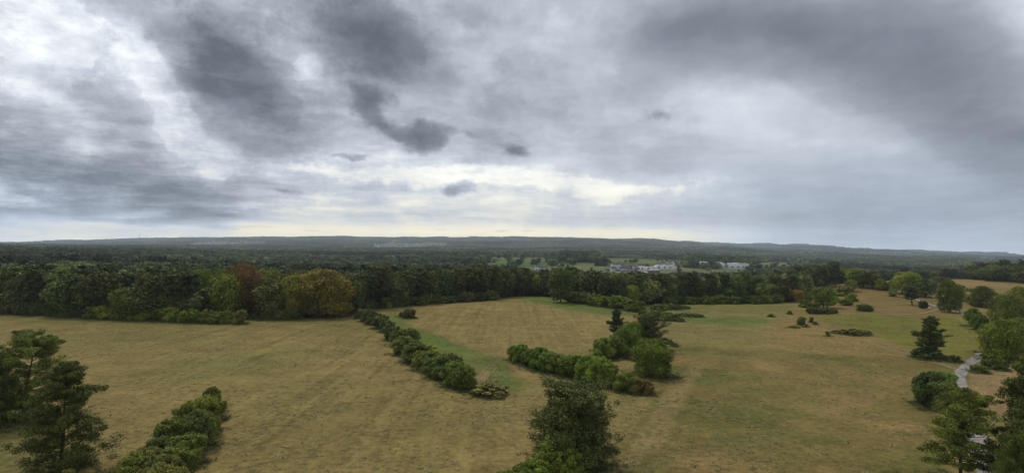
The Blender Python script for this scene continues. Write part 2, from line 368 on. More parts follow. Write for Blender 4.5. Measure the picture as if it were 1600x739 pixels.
def leaf_mat(name, base=None, lo=.28, hi=1.75, transl=.22, varh=.03):
    """foliage; base None takes the object's own colour (each plant has its own green)"""
    m, t, out = new_mat(name)
    oi = t.n('ShaderNodeObjectInfo'); at = t.n('ShaderNodeAttribute', attribute_name='tone')
    c = oi.outputs['Color'] if base is None else (*base, 1)
    f = t.rng(at.outputs['Fac'], 0., 1., lo, hi, 'LINEAR')
    c = t.vmath('SCALE', c, None, f)
    hs = t.n('ShaderNodeHueSaturation'); t.l(c, hs.inputs['Color'])
    t.l(t.rng(oi.outputs['Random'], 0, 1, .5-varh, .5+varh*.6, 'LINEAR'), hs.inputs['Hue'])
    wn = t.n('ShaderNodeTexWhiteNoise', noise_dimensions='1D'); t.l(oi.outputs['Random'], wn.inputs['W'])
    t.l(t.rng(wn.outputs['Value'], 0, 1, .62, 1.45, 'LINEAR') if base is not None else t.rng(wn.outputs['Value'], 0, 1, .80, 1.2, 'LINEAR'), hs.inputs['Value'])
    p = t.n('ShaderNodeBsdfPrincipled'); fin = hs.outputs[0]
    if base is not None:
        ge = t.n('ShaderNodeNewGeometry'); big = t.noise(ge.outputs['Position'], .0026, 4, .6); mid = t.noise(ge.outputs['Position'], .012, 3, .6)
        fin = t.vmath('SCALE', fin, None, t.math('MULTIPLY', t.rng(big.outputs[0], .36, .64, .55, 1.5), t.rng(mid.outputs[0], .3, .7, .7, 1.3, 'LINEAR')))
    t.l(fin, p.inputs['Base Color']); p.inputs['Roughness'].default_value = .6; p.inputs['Specular IOR Level'].default_value = .25
    tr = t.n('ShaderNodeBsdfTranslucent'); t.l(t.mix(1., fin, (1.25, 1.2, .5, 1), 'MULTIPLY'), tr.inputs[0])
    ms = t.n('ShaderNodeMixShader'); ms.inputs[0].default_value = transl; t.l(p.outputs[0], ms.inputs[1]); t.l(tr.outputs[0], ms.inputs[2]); t.l(ms.outputs[0], out.inputs[0])
    return m
M_LEAF = leaf_mat('foliage', varh=.014)
M_NEEDLE = leaf_mat('needles', transl=.08, varh=.01)
M_FAR_BROAD = leaf_mat('foliage_far_broadleaf', (.125, .165, .042), varh=.05)
M_FAR_PINE = leaf_mat('needles_far_pine', (.096, .126, .052), transl=.08, varh=.03)
M_FAR_SPRUCE = leaf_mat('needles_far_spruce', (.056, .09, .042), transl=.05, varh=.02)
def bark(name, c1, c2):
    m, t, out = new_mat(name); tc = t.n('ShaderNodeTexCoord')
    mp = t.n('ShaderNodeMapping'); t.l(tc.outputs['Object'], mp.inputs[0]); mp.inputs['Scale'].default_value = (4, 4, 1)
    nz = t.noise(mp.outputs[0], 2.5, 4, .7)
    sp = t.n('ShaderNodeSeparateXYZ'); t.l(tc.outputs['Object'], sp.inputs[0])
    c = t.mix(t.rng(sp.outputs[2], 2, 9), (*c1, 1), (*c2, 1)); c = t.mix(t.rng(nz.outputs[0], .35, .7), c, (.03, .025, .02, 1))
    principled(t, out, c, .9, .1); return m
M_BARK_PINE = bark('pine_bark', (.10, .07, .05), (.24, .125, .07))
M_BARK = bark('grey_bark', (.09, .08, .065), (.10, .085, .065))

# ------------------------------------------------------------------ plants as meshes
def frames(nrm):
    r = rng.normal(size=nrm.shape); a = np.cross(nrm, r); a /= np.linalg.norm(a, axis=1, keepdims=True)+1e-9
    return a, np.cross(nrm, a)
def leaves(pts, nrm, size, aspect=1.0, curl=.25):
    """a bent leaf-spray (quad) at each point"""
    n = len(pts); nrm = nrm/(np.linalg.norm(nrm, axis=1, keepdims=True)+1e-9)
    a, b = frames(nrm); s = (size*(.6+.8*rng.random(n)))[:, None] if np.ndim(size) else (size*(.6+.8*rng.random((n, 1))))
    k = rng.random((n, 4, 1))*.5+.75
    v = np.stack([pts-a*s*k[:, 0], pts-b*s*aspect*k[:, 1]+nrm*s*curl, pts+a*s*k[:, 2], pts+b*s*aspect*k[:, 3]+nrm*s*curl*rng.normal(size=(n, 1))], 1)
    f = np.arange(n*4).reshape(n, 4)
    return v.reshape(-1, 3), f
def tube(path, radii, n=6):
    path = np.asarray(path, float); vs = []; 
    for i, p in enumerate(path):
        t = path[min(i+1, len(path)-1)]-path[max(i-1, 0)]; t /= np.linalg.norm(t)+1e-9
        u = np.cross(t, [0.31, .95, .1]); u /= np.linalg.norm(u)+1e-9; w = np.cross(t, u)
        for k in range(n):
            a = 2*math.pi*k/n; vs.append(p+(u*math.cos(a)+w*math.sin(a))*radii[i])
    f = []
    for i in range(len(path)-1):
        for k in range(n):
            f.append((i*n+k, i*n+(k+1) % n, (i+1)*n+(k+1) % n, (i+1)*n+k))
    return np.array(vs), np.array(f)
def joinparts(parts):
    V = []; Fs = []; o = 0
    for v, f in parts: V.append(v); Fs.append(f+o); o += len(v)
    return np.concatenate(V), np.concatenate(Fs)
def sphere_pts(n):
    v = rng.normal(size=(n, 3)); return v/np.linalg.norm(v, axis=1, keepdims=True)
def lobes_crown(lobes, n, size, tonevar=.25, inner=.15):
    """lobes: (cx,cy,cz,r,flat). leaves spread through the outer shell of each"""
    L = np.array(lobes); area = L[:, 3]**2; area = area/area.sum(); P = []; N = []; Tn = []
    lt = rng.random(len(L))
    for i, (x, y, z, r, fl) in enumerate(L):
        m = max(8, int(n*area[i]*1.5)); d = sphere_pts(m); d[:, 2] = np.where((d[:, 2] < -.2) & (rng.random(m) < .5), -d[:, 2], d[:, 2])
        d /= np.linalg.norm(d, axis=1, keepdims=True)
        rr = r*(1-np.abs(rng.normal(size=(m, 1)))*inner*1.5)*(1+.12*rng.normal(size=(m, 1))); p = np.array([x, y, z])+d*rr*np.array([1, 1, fl])
        q = (p[:, None, :]-L[None, :, :3])/L[None, :, 3:4]; q[:, :, 2] /= L[None, :, 4]
        dist = np.linalg.norm(q, axis=2); dist[:, i] = 9
        keep = dist.min(1) > .62
        P.append(p[keep]); N.append((d*.8+.75*rng.normal(size=d.shape)+np.array([0, 0, .35]))[keep])
        Tn.append(np.clip(.18+.5*lt[i]*1.0+.22*d[keep][:, 2]*0+tonevar*rng.normal(size=keep.sum())*.5+.12, 0, 1))
    P = np.concatenate(P); N = np.concatenate(N); Tn = np.concatenate(Tn)
    v, f = leaves(P, N, size)
    return v, f, np.repeat(Tn, 4)
def broad(seed, n=2500, size=.045, w=.42, base=.12, nl=34, leg=True, irregular=.12, top=.0):
    """unit-height broadleaf tree; returns (trunk mesh, crown mesh)"""
    global rng; rng = np.random.default_rng(seed)
    lob = []
    cz = (1+base)/2; hz = (1-base)/2
    for i in range(nl):
        d = sphere_pts(1)[0]; k = .45+.32*rng.random(); rr = (.15+.10*rng.random())
        env = 1-top*max(d[2], 0)
        x = d[0]*w*k*env*(1+irregular*rng.normal()); y = d[1]*w*k*env*(1+irregular*rng.normal()); z = cz+d[2]*hz*(k+.12)*(1+irregular*.4*rng.normal())
        rr = min(rr, 1.0-z+.02) if z > .8 else rr
        rr = min(rr, z-base*.4) if z < .3 else rr
        lob.append((x, y, z, max(rr, .07)*(w/.42)**.5, .85))
    lob.append((0, 0, cz, w*.5, 1.2))
    for k in range(6):
        d = sphere_pts(1)[0]; lob.append((d[0]*w*.4, d[1]*w*.4, cz+d[2]*hz*.4, w*.42, 1.0))
    if base < .08:
        for k in range(12):
            a = k*.524+rng.random()*.4; q = w*(.62+.15*rng.random()); lob.append((math.cos(a)*q, math.sin(a)*q, .17+.08*rng.random(), .15, .95))
    v, f, t = lobes_crown(lob, n, size)
    crown = mesh_np('broadleaf_crown', v, f, [M_LEAF], t)
    P = []
    h0 = max(base, .05)
    tr = [np.array([0, 0, -.02]), np.array([.01*rng.normal(), .01*rng.normal(), h0]), np.array([.02*rng.normal(), .02*rng.normal(), .5]), np.array([0, 0, .8])]
    P.append(tube(tr, [.03, .024, .015, .005], 8))
    for k in range(7):
        l = lob[int(rng.integers(nl))]; s = np.array([0, 0, h0+.25*rng.random()])
        P.append(tube([s, (s+np.array(l[:3]))/2+np.array([0, 0, .02]), np.array(l[:3])], [.012, .008, .003], 5))
    vv, ff = joinparts(P); trunk = mesh_np('tree_trunk', vv, ff, [M_BARK], smooth_=True)
    return trunk, crown
def pine(seed, n=2500, size=.035, w=.3, base=.5, nb=34, layered=1.0, lean=.03, shape='round', tuft=3):
    """unit-height Scots pine: reddish stem, rising limbs carrying ragged tufts of needles"""
    global rng; rng = np.random.default_rng(seed)
    bend = rng.normal(size=2)*lean
    axis = lambda z: np.array([bend[0]*z*z+.012*math.sin(z*9+seed), bend[1]*z*z+.012*math.cos(z*7+seed), z])
    P = []; zz = np.linspace(-.02, .97, 9)
    P.append(tube([axis(z) for z in zz], [.017*(1-z*.85)+.002 for z in np.clip(zz, 0, 1)], 8))
    C_ = []; Rr = []
    for i in range(nb):
        q = (i+rng.random()*.8)/nb; z0 = base+(0.95-base)*q; a = i*2.4+rng.normal()*.5
        if shape == 'round': prof = math.sin(math.pi*min(.20+.72*q, 1))**.7
        elif shape == 'cone': prof = (1-q)**.75*(.85 if q > .12 else .6+2*q)+.16
        elif shape == 'bushy': prof = math.sqrt(max(1-(1.72*q-.76)**2, .1))
        elif shape == 'top': prof = math.sin(math.pi*min(.12+.76*q, 1))**.6
        else: prof = (1-q)**.6*(.62+.38*math.sin(q*11+seed))+.16
        L = w*prof*(.55+.6*rng.random()); up = L*(-.02+.85*q)*(.6+.8*rng.random())
        s = axis(z0); e = s+np.array([math.cos(a)*L, math.sin(a)*L, up]); mid = (s+e)/2-np.array([0, 0, L*.08])
        P.append(tube([s, mid, e], [.006*(1-.5*q), .004*(1-.5*q), .0012], 4))
        for k in range(tuft):
            tt = .35+.68*(k+rng.random())/tuft; sp = .16*(1.15-tt*.6)*L
            C_.append(s+(e-s)*tt+rng.normal(size=3)*np.array([sp, sp, sp*.45])+np.array([0, 0, .006])); Rr.append((.019+.027*rng.random())*(w/.3)**.5*(.6+.5*prof)*(1.05 if shape == 'bushy' else 1))
    for k in range(6): C_.append(axis(.9+.09*rng.random())+rng.normal(size=3)*.014); Rr.append(.022)
    C_ = np.array(C_); Rr = np.array(Rr); m = max(4, n//len(C_))
    d = sphere_pts(len(C_)*m).reshape(len(C_), m, 3); rad = (rng.random((len(C_), m, 1))**.45)*1.35
    p = C_[:, None]+d*rad*Rr[:, None, None]*np.array([1.1, 1.1, .72*layered]); nn = d*.5+rng.normal(size=d.shape)*.8+np.array([0, 0, .55])
    tt = rng.random((len(C_), 1)); tn = np.clip(.12+.5*tt+.22*d[:, :, 2]*0+.22*rng.random((len(C_), m)), 0, 1)
    v, f = leaves(p.reshape(-1, 3), nn.reshape(-1, 3), size, .42, .5)
    crown = mesh_np('pine_crown', v, f, [M_NEEDLE], np.repeat(tn.ravel(), 4))
    vv, ff = joinparts(P); trunk = mesh_np('pine_trunk', vv, ff, [M_BARK_PINE], smooth_=True)
    return trunk, crown
def spruce(seed, n=1500, size=.03, w=.2):
    global rng; rng = np.random.default_rng(seed)
    P = [tube([(0, 0, -.02), (0, 0, .5), (0, 0, .98)], [.018, .01, .001], 6)]; pts = []; nr = []; tn = []
    nb = 90
    for i in range(nb):
        q = i/nb; z0 = .06+.92*q; a = i*2.4+rng.normal()*.3; L = w*((1-q)**.85)*(.75+.4*rng.random())+.012
        m = max(4, int(n/nb*(1.7-1.4*q))); t = rng.random(m)**.7; e = np.array([math.cos(a), math.sin(a), -.28])
        side = rng.normal(size=m)*.13*L*(1.1-t)+0; sv = np.array([-math.sin(a), math.cos(a), 0])
        p = np.array([0, 0, z0])+t[:, None]*L*e+side[:, None]*sv*1.6+rng.normal(size=(m, 3))*.006
        pts.append(p); nr.append(np.array([math.cos(a)*.5, math.sin(a)*.5, .8])+.5*rng.normal(size=(m, 3))); tn.append(np.clip(.25+.5*t*rng.random()+.2*rng.random(m), 0, 1))
    v, f = leaves(np.concatenate(pts), np.concatenate(nr), size, .7)
    crown = mesh_np('spruce_crown', v, f, [M_NEEDLE], np.repeat(np.concatenate(tn), 4))
    vv, ff = joinparts(P); return mesh_np('spruce_trunk', vv, ff, [M_BARK], smooth_=True), crown
def shrub(seed, n=1400, size=.075, nl=14, spiky=0.0, sparse=False, flat=False):
    """unit-width bush down to the ground with stems inside"""
    global rng; rng = np.random.default_rng(seed)
    lob = []
    for i in range(nl):
        a = rng.random()*6.28; r = .37*math.sqrt(rng.random()); z = .16+.50*rng.random()*(1-r*1.1); s = .11+.10*rng.random()
        if spiky and rng.random() < spiky: z += .22; s *= .6
        if flat: r *= 1.1; z = .05+.16*rng.random()*(1.2-r*2); s = .07+.06*rng.random()
        lob.append((math.cos(a)*r, math.sin(a)*r, z, s if not sparse else s*.6, 1.0))
    for i in range(nl if not sparse else 0):      # sprigs breaking the outline
        a = rng.random()*6.28; r = .40*math.sqrt(rng.random()); z = (.74-.9*r*r*1.5+.12*rng.random())*(.36 if flat else 1)
        lob.append((math.cos(a)*r*1.08, math.sin(a)*r*1.08, max(z, .06), (.05+.04*rng.random())*(.7 if flat else 1), 1.25))
    if not sparse and not flat: lob.append((0, 0, .3, .3, 1.1))
    v, f, t = lobes_crown(lob, n, size, .35, .25)
    v[:, 2] = np.maximum(v[:, 2], -.02)
    crown = mesh_np('shrub_foliage', v, f, [M_LEAF], t)
    P = []; hh = .3 if flat else 1
    for k in range(8 if not sparse else 22):
        a = rng.random()*6.28; r = .1+.3*rng.random(); P.append(tube([(math.cos(a)*.06, math.sin(a)*.06, -.03), (math.cos(a)*r*.6, math.sin(a)*r*.6, .3*hh), (math.cos(a)*r, math.sin(a)*r, (.55+.3*rng.random())*hh)], [.012, .008, .003], 4))
    vv, ff = joinparts(P); return mesh_np('shrub_stems', vv, ff, [M_BARK], smooth_=True), crown

BROAD_HERO = [broad(101, 36000, .0125, .47, .06, 60), broad(102, 36000, .0125, .45, .10, 60), broad(103, 36000, .0125, .40, .05, 50, top=.2)]
BROAD = [broad(110+i, 9000, .023, (.34, .40, .44, .37, .30)[i], (.16, .12, .10, .2, .12)[i], 40) for i in range(5)]
PINE_HERO = [pine(201, 66000, .0078, .44, .08, 60, .9, .03, 'cone', 8), pine(202, 56000, .0078, .42, .26, 44, .8, .04, 'round', 8), pine(203, 70000, .0085, .46, .05, 90, 1.1, .02, 'round', 9),
             pine(204, 44000, .0095, .36, .07, 70, .9, .05, 'gappy', 7), pine(205, 100000, .0115, .42, .03, 130, 1.5, .02, 'bushy', 10)]
PINE = [pine(210+i, 6000, .019, (.22, .26, .19, .24, .21)[i], (.46, .40, .52, .34, .56)[i], 40, 1, .03, 'top', 5) for i in range(5)]
SPRUCE = [spruce(230, 4500, .018, .19), spruce(231, 4500, .018, .22)]
SHRUB = [shrub(301, 6500, .028, 22, .3), shrub(302, 6500, .028, 26, .2), shrub(303, 6500, .028, 20, .4), shrub(304, 6500, .028, 28, .3)]
SHRUB_BIG = [shrub(311, 22000, .016, 40, .3), shrub(312, 22000, .016, 46, .4), shrub(313, 22000, .016, 34, .3)]
SHRUB_LOW = [shrub(331, 2600, .035, 26, 0, False, True), shrub(332, 2600, .035, 30, 0, False, True)]
SPARSE = [shrub(321, 1100, .035, 26, .5, True), shrub(322, 800, .035, 20, .5, True)]
rng = np.random.default_rng(99)

KINDS = {'broad': (BROAD, 'broadleaf_tree', 'trunk', 'crown'), 'broad_hero': (BROAD_HERO, 'broadleaf_tree', 'trunk', 'crown'),
         'pine': (PINE, 'pine_tree', 'trunk', 'crown'), 'pine_hero': (PINE_HERO, 'pine_tree', 'trunk', 'crown'),
         'spruce': (SPRUCE, 'spruce_tree', 'trunk', 'crown'), 'shrub': (SHRUB, 'shrub', 'stems', 'foliage'),
         'shrub_big': (SHRUB_BIG, 'shrub', 'stems', 'foliage'), 'sparse': (SPARSE, 'shrub', 'stems', 'foliage'), 'shrub_low': (SHRUB_LOW, 'shrub', 'stems', 'foliage')}
NAT_W = {}
for k, (lst, *_r) in KINDS.items():
    for i, (a, b) in enumerate(lst):
        co = np.empty(len(b.vertices)*3, np.float32); b.vertices.foreach_get('co', co); co = co.reshape(-1, 3)
        lo, hi = np.percentile(co, .4, axis=0), np.percentile(co, 99.6, axis=0)
        NAT_W[(k, i)] = (float((hi[0]-lo[0]+hi[1]-lo[1])/2), float(hi[2]))
GREEN = (.055, .088, .020); DARK = (.032, .052, .020); LIGHT = (.085, .130, .022); OLIVE = (.070, .088, .030); PINEC = (.036, .060, .030)
YELLOW = (.15, .15, .022); GREY = (.06, .07, .04); ORANGE = (.20, .115, .022); RUST = (.15, .058, .022)
def plant(kind, x, y, z, h, w, label, cat, group=None, color=GREEN, var=None, rot=None):
    if kind in ('pine_hero', 'shrub_big'): color = (color[0]*1.22, color[1]*1.22, color[2]*1.15)
    lst, nm, n1, n2 = KINDS[kind]
    i = random.randrange(len(lst)) if var is None else var % len(lst)
    w0, h0 = NAT_W[(kind, i)]
    if not (group and 'part of the forest edge' in group): PLANTED.append((x, y, w or h*w0/h0))
    sz = h/h0; sx = (w/w0) if w else sz
    j = lambda c: tuple(v*k*(1+random.uniform(-.08, .08)) for v, k in zip(c, (2.5, 2.2, 1.1)))
    e = link(nm, None, None, label, cat, group, None, (x, y, z), rot if rot is not None else random.uniform(0, 6.28), (sx, sx, sz))
    if group and 'forest edge' in group: q = random.uniform(.72, 1.25); color = tuple(v*q for v in color)
    e.empty_display_size = 1
    link(n1, lst[i][0], e); link(n2, lst[i][1], e, color=j(color))
    return e
def at(kind, px, py, hp, wp, label, cat, group=None, color=GREEN, var=None, dmin=40, rot=None):
    """a plant whose foot is seen at (px,py), hp/wp photo pixels tall and wide"""
    x, y, z = ground(px, py, dmin); d = y
    if kind == 'shrub' and wp and wp/hp > 2: kind = 'shrub_low'
    if kind == 'shrub_big' and hp < 60: hp *= random.uniform(.84, 1.2)
    return plant(kind, x, y, z-.1, hp*d/F*1.03, (wp*d/F if wp else None), label, cat, group, color, var, rot)

# ------------------------------------------------------------------ the land: one sheet to the horizon
def land():
    r = list(np.geomspace(1.0, 52, 9)); inv = np.linspace(1/55., 1/900., int((27000/55-30)/1.5)); r += list(1/inv); r += list(np.geomspace(906, 15000, 150))
    r = np.array(r)
    a = np.concatenate([np.linspace(-180, -54, 46)[:-1], np.arange(-54, 54.01, .15), np.linspace(54, 180, 46)[1:-1]]); a = np.radians(a)
    A, RR = np.meshgrid(a, r); X = RR*np.sin(A); Y = RR*np.cos(A); Zz = height(X, Y)
    nr, na = X.shape
    kc = cover(X, Y, Zz)
    px, py = proj(X, Y, Zz); wx = fbm(X/9, Y/9, 3)*10; wy = fbm(X/9+50, Y/9, 3)*3; 
    near = (np.hypot(X, Y) < 900) & (Y > 20)
    px2, py2 = px+wx, py+wy
    def reg(poly, blur=2):
        m = (inpoly(px2, py2, poly) & near).astype(float)
        for _ in range(blur):
            m[1:-1] = (m[:-2]+2*m[1:-1]+m[2:])/4; m[:, 1:-1] = (m[:, :-2]+2*m[:, 1:-1]+m[:, 2:])/4
        return m
    col = np.empty(X.shape+(3,)); col[:] = (.185, .146, .066)
    st = np.zeros(X.shape+(2,))       # mowing stripes of the two big meadows
    def put(m, c): col[:] = col*(1-m[..., None])+np.array(c)*m[..., None]
    def putreg(poly, c, k=1., blur=2): put(reg(poly, blur)*k, c)
    patch = fbm(X/38+7, Y/38, 4)
    put(smooth(.0, .28, patch)*.55, (.125, .125, .047)); put(smooth(.02, .28, -patch)*.5, (.225, .165, .082))
    putreg([(-100, 480), (300, 495), (560, 493), (560, 506), (300, 512), (-100, 498)], (.125, .118, .045), .6, 6)
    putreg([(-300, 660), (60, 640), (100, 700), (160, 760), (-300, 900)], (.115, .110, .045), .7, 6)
    # middle meadow
    putreg([(640, 478), (840, 466), (930, 490), (990, 500), (930, 545), (850, 545), (760, 548), (690, 520), (620, 500)], (.20, .155, .070), .8, 5)
    putreg([(930, 545), (1000, 500), (1020, 482), (1240, 474), (1235, 492), (1200, 520), (1215, 545), (1060, 537), (950, 575), (880, 560)], (.165, .142, .062), .8, 5)
    putreg([(1040, 477), (1240, 476), (1230, 488), (1060, 490)], (.125, .130, .048), .7, 4)
    # green strips
    g = (.092, .132, .036)
    putreg([(588, 492), (640, 484), (655, 492), (625, 500), (650, 512), (700, 530), (760, 552), (808, 566), (800, 590), (815, 610), (770, 612), (745, 600), (715, 578), (690, 560), (640, 530), (612, 515)], (.105, .118, .042), .9, 4)
    putreg([(590, 496), (645, 492), (650, 500), (625, 506), (600, 508)], g, .75, 3)
    putreg([(612, 514), (645, 512), (690, 528), (740, 548), (735, 556), (690, 548), (648, 535)], g, .85, 3)
    putreg([(770, 585), (820, 590), (830, 604), (775, 608)], g, .5, 4)
    putreg([(800, 465), (850, 462), (900, 472), (950, 482), (1010, 487), (1000, 494), (930, 491), (880, 482), (845, 474)], (.092, .130, .038), .9, 2)
    putreg([(1045, 493), (1100, 494), (1195, 497), (1200, 506), (1130, 508), (1075, 503)], (.090, .128, .036), .9, 2)
    putreg([(1000, 485), (1060, 490), (1060, 500), (1000, 495)], (.08, .11, .04), .6, 2)
    # yellow-green field on the right
    putreg([(1236, 490), (1290, 487), (1400, 490), (1490, 494), (1530, 506), (1548, 525), (1540, 550), (1500, 565), (1450, 560), (1390, 548), (1320, 526), (1290, 505)], (.135, .128, .033), .92, 2)
    putreg([(1330, 495), (1470, 497), (1500, 520), (1460, 545), (1380, 530)], (.120, .122, .030), .6, 6)
    # rough brown meadow in front of it
    putreg([(1050, 537), (1210, 548), (1400, 561), (1475, 566), (1490, 585), (1480, 680), (1470, 900), (880, 900), (940, 740), (1010, 640), (1040, 590)], (.150, .120, .050), .85, 3)
    rp = fbm(X/16, Y/16, 4); m = reg([(1050, 537), (1210, 548), (1400, 561), (1490, 585), (1470, 900), (880, 900), (1010, 640)], 3)
    put(m*smooth(.03, .18, rp)*.75, (.098, .102, .036)); put(m*smooth(.05, .2, -rp)*.7, (.225, .152, .078))
    putreg([(1210, 500), (1262, 492), (1300, 510), (1360, 520), (1420, 545), (1480, 560), (1400, 560), (1200, 545), (1195, 520)], (.205, .145, .066), .85, 4)
    # brown slopes
    br = (.180, .124, .060)
    putreg([(1268, 490), (1275, 468), (1300, 450), (1340, 440), (1460, 440), (1480, 455), (1560, 480), (1560, 520), (1530, 503), (1490, 490), (1440, 500), (1400, 489)], br, .9, 2)
    rp2 = fbm(X/22+60, Y/22, 4); m2 = reg([(1268, 490), (1275, 468), (1300, 450), (1340, 440), (1460, 440), (1560, 480), (1560, 520), (1490, 490), (1400, 489)], 2)
    put(m2*smooth(.0, .25, rp2)*.7, (.125, .115, .042))
    putreg([(1440, 436), (1600, 444), (1800, 455), (1800, 462), (1530, 447), (1470, 447)], (.215, .150, .080), .9, 1)
    putreg([(1470, 447), (1530, 447), (1800, 462), (1800, 485), (1540, 464), (1500, 464), (1478, 455)], (.165, .132, .058), .9, 1)
    putreg([(1515, 575), (1560, 572), (1660, 555), (1700, 640), (1600, 640), (1560, 655), (1520, 620)], (.245, .165, .100), .85, 3)
    # worn places
    putreg([(590, 483), (480, 497), (400, 502), (480, 500), (560, 496)], (.19, .11, .05), .5, 2)
    putreg([(735, 608), (745, 588), (758, 578), (768, 580), (756, 594), (745, 612)], (.27, .20, .115), .8, 1)
    putreg([(790, 552), (800, 562), (850, 585), (900, 604), (870, 600), (820, 590), (795, 575)], (.23, .155, .085), .6, 2)
    putreg([(1010, 660), (1040, 610), (1080, 570), (1100, 570), (1070, 620), (1040, 690), (980, 739), (960, 739)], (.235, .175, .098), .6, 4)
    col = np.clip(col*np.array([1.13, 1.10, .82]), 0, 1)
    # forest floor and clearings beyond
    fl = np.array([[0, 0, 0], [.030, .036, .016], [.135, .142, .050], [.190, .150, .075], [.105, .112, .055], [.190, .140, .095]])
    m = (kc > 0); cc = fl[np.clip(kc, 0, 5)]
    fr = np.hypot(X, Y) > 4200; cc[(kc == 1) & fr] = (.030, .044, .020)
    pv = (fbm(X/150, Y/60, 3)*1.1)[..., None]; pg = smooth(.0, .12, fbm(X/230+3, Y/130+4, 2))[..., None]
    cl = (kc > 1)[..., None]; cc = np.where(cl, cc*(1+pv*.6)*(1-pg*np.array([.45, .15, .4])), cc)
    mf = m.astype(float)
    col = np.where(m[..., None], cc, col)
    st[..., 0] = reg([(200, 520), (450, 504), (555, 496), (600, 530), (640, 580), (720, 620), (800, 700), (820, 900), (120, 900), (250, 640)], 6)
    st[..., 1] = reg([(650, 480), (830, 468), (940, 495), (930, 545), (850, 545), (740, 545), (640, 508)], 5)
    # a canopy skin far out, where trees are too small to stand singly
    far = smooth(4300, 6000, np.hypot(X, Y))*(kc == 1)
    Zz = Zz+far*(TH*.75+6*rng.random(X.shape))
    V = np.stack([X, Y, Zz], -1).reshape(-1, 3); V = np.vstack([V, [[0, 0, float(height(0., 1.))]]])
    i, j = np.meshgrid(np.arange(nr-1), np.arange(na), indexing='ij'); j2 = (j+1) % na
    q = np.stack([i*na+j, (i+1)*na+j, (i+1)*na+j2, i*na+j2], -1).reshape(-1, 4)
    jj = np.arange(na); tri = np.stack([np.full(na, nr*na), jj, (jj+1) % na], 1)
    me = mesh_np('ground', V, [q[:, ::-1], tri[:, ::-1]], [M_GROUND], smooth_=True)
    ca = me.color_attributes.new('albedo', 'FLOAT_COLOR', 'POINT')
    cc4 = np.ones((len(V), 4), np.float32); cc4[:-1, :3] = col.reshape(-1, 3); cc4[-1, :3] = (.18, .14, .06); ca.data.foreach_set('color', cc4.ravel())
    s3 = np.zeros((len(V), 3), np.float32); s3[:-1, :2] = st.reshape(-1, 2); s3[:-1, 2] = mf.ravel()
    sa = me.attributes.new('stripe', 'FLOAT_VECTOR', 'POINT'); sa.data.foreach_set('vector', s3.ravel())
    return link('ground', me, kind='structure')
def ground_mat():
    m, t, out = new_mat('meadow_ground')
    ge = t.n('ShaderNodeNewGeometry'); P = ge.outputs['Position']
    ca = t.n('ShaderNodeAttribute', attribute_name='albedo'); sa = t.n('ShaderNodeAttribute', attribute_name='stripe')
    ss = t.n('ShaderNodeSeparateXYZ'); t.l(sa.outputs['Vector'], ss.inputs[0])
    flatp = t.vmath('MULTIPLY', P, (1, 1, 0))
    n1 = t.noise(flatp, .11, 5, .65); n2 = t.noise(flatp, .75, 5, .75); n3 = t.noise(flatp, .022, 4, .6); n4 = t.noise(flatp, 3.2, 3, .7)
    def stripe(rot, scale, dist):
        mp = t.n('ShaderNodeMapping'); t.l(flatp, mp.inputs[0]); mp.inputs['Rotation'].default_value = (0, 0, R(rot))
        mp.inputs['Scale'].default_value = (1, .035, 1)
        return t.math('SUBTRACT', t.noise(mp.outputs[0], scale, 2, .6).outputs[0], .5)
    f = t.math('MULTIPLY_ADD', t.math('SUBTRACT', n1.outputs[0], .5), 1.15, 1.0)
    f = t.math('MULTIPLY_ADD', t.math('SUBTRACT', n2.outputs[0], .5), 2.0, f)
    f = t.math('MULTIPLY_ADD', t.math('SUBTRACT', n3.outputs[0], .5), .55, f)
    f = t.math('MULTIPLY_ADD', t.math('SUBTRACT', n4.outputs[0], .5), 1.1, f)
    sv = t.math('ADD', t.math('MULTIPLY', stripe(-16, .42, 2.2), ss.outputs[0]), t.math('MULTIPLY', stripe(38, .42, 1.5), ss.outputs[1]))
    f = t.math('MULTIPLY_ADD', sv, .85, f)
    op = t.math('SUBTRACT', 1.0, ss.outputs[2])
    c = t.vmath('SCALE', ca.outputs['Color'], None, f)
    # tufts: greener and straw-coloured specks at the size of a grass clump
    sp1 = t.rng(t.noise(flatp, .55, 4, .8).outputs[0], .54, .66); sp2 = t.rng(t.noise(t.vmath('ADD', flatp, (50, 9, 0)), .42, 4, .8).outputs[0], .56, .68)
    c = t.mix(t.math('MULTIPLY', t.math('MULTIPLY', sp1, op), .5), c, (.72, .95, .75, 1), 'MULTIPLY')
    c = t.mix(t.math('MULTIPLY', t.math('MULTIPLY', sp2, op), .6), c, (1.28, 1.18, 1.22, 1), 'MULTIPLY')
    sp3 = t.rng(t.noise(flatp, .9, 3, .7).outputs[0], .66, .74)
    c = t.mix(t.math('MULTIPLY', t.math('MULTIPLY', sp3, op), .15), c, (.55, .56, .5, 1), 'MULTIPLY')
    b = t.n('ShaderNodeBump'); b.inputs['Strength'].default_value = .4; b.inputs['Distance'].default_value = .25
    t.l(t.noise(flatp, 1.4, 5, .7).outputs[0], b.inputs['Height'])
    principled(t, out, c, .95, .05, b.outputs[0]); return m
M_GROUND = ground_mat()
land()

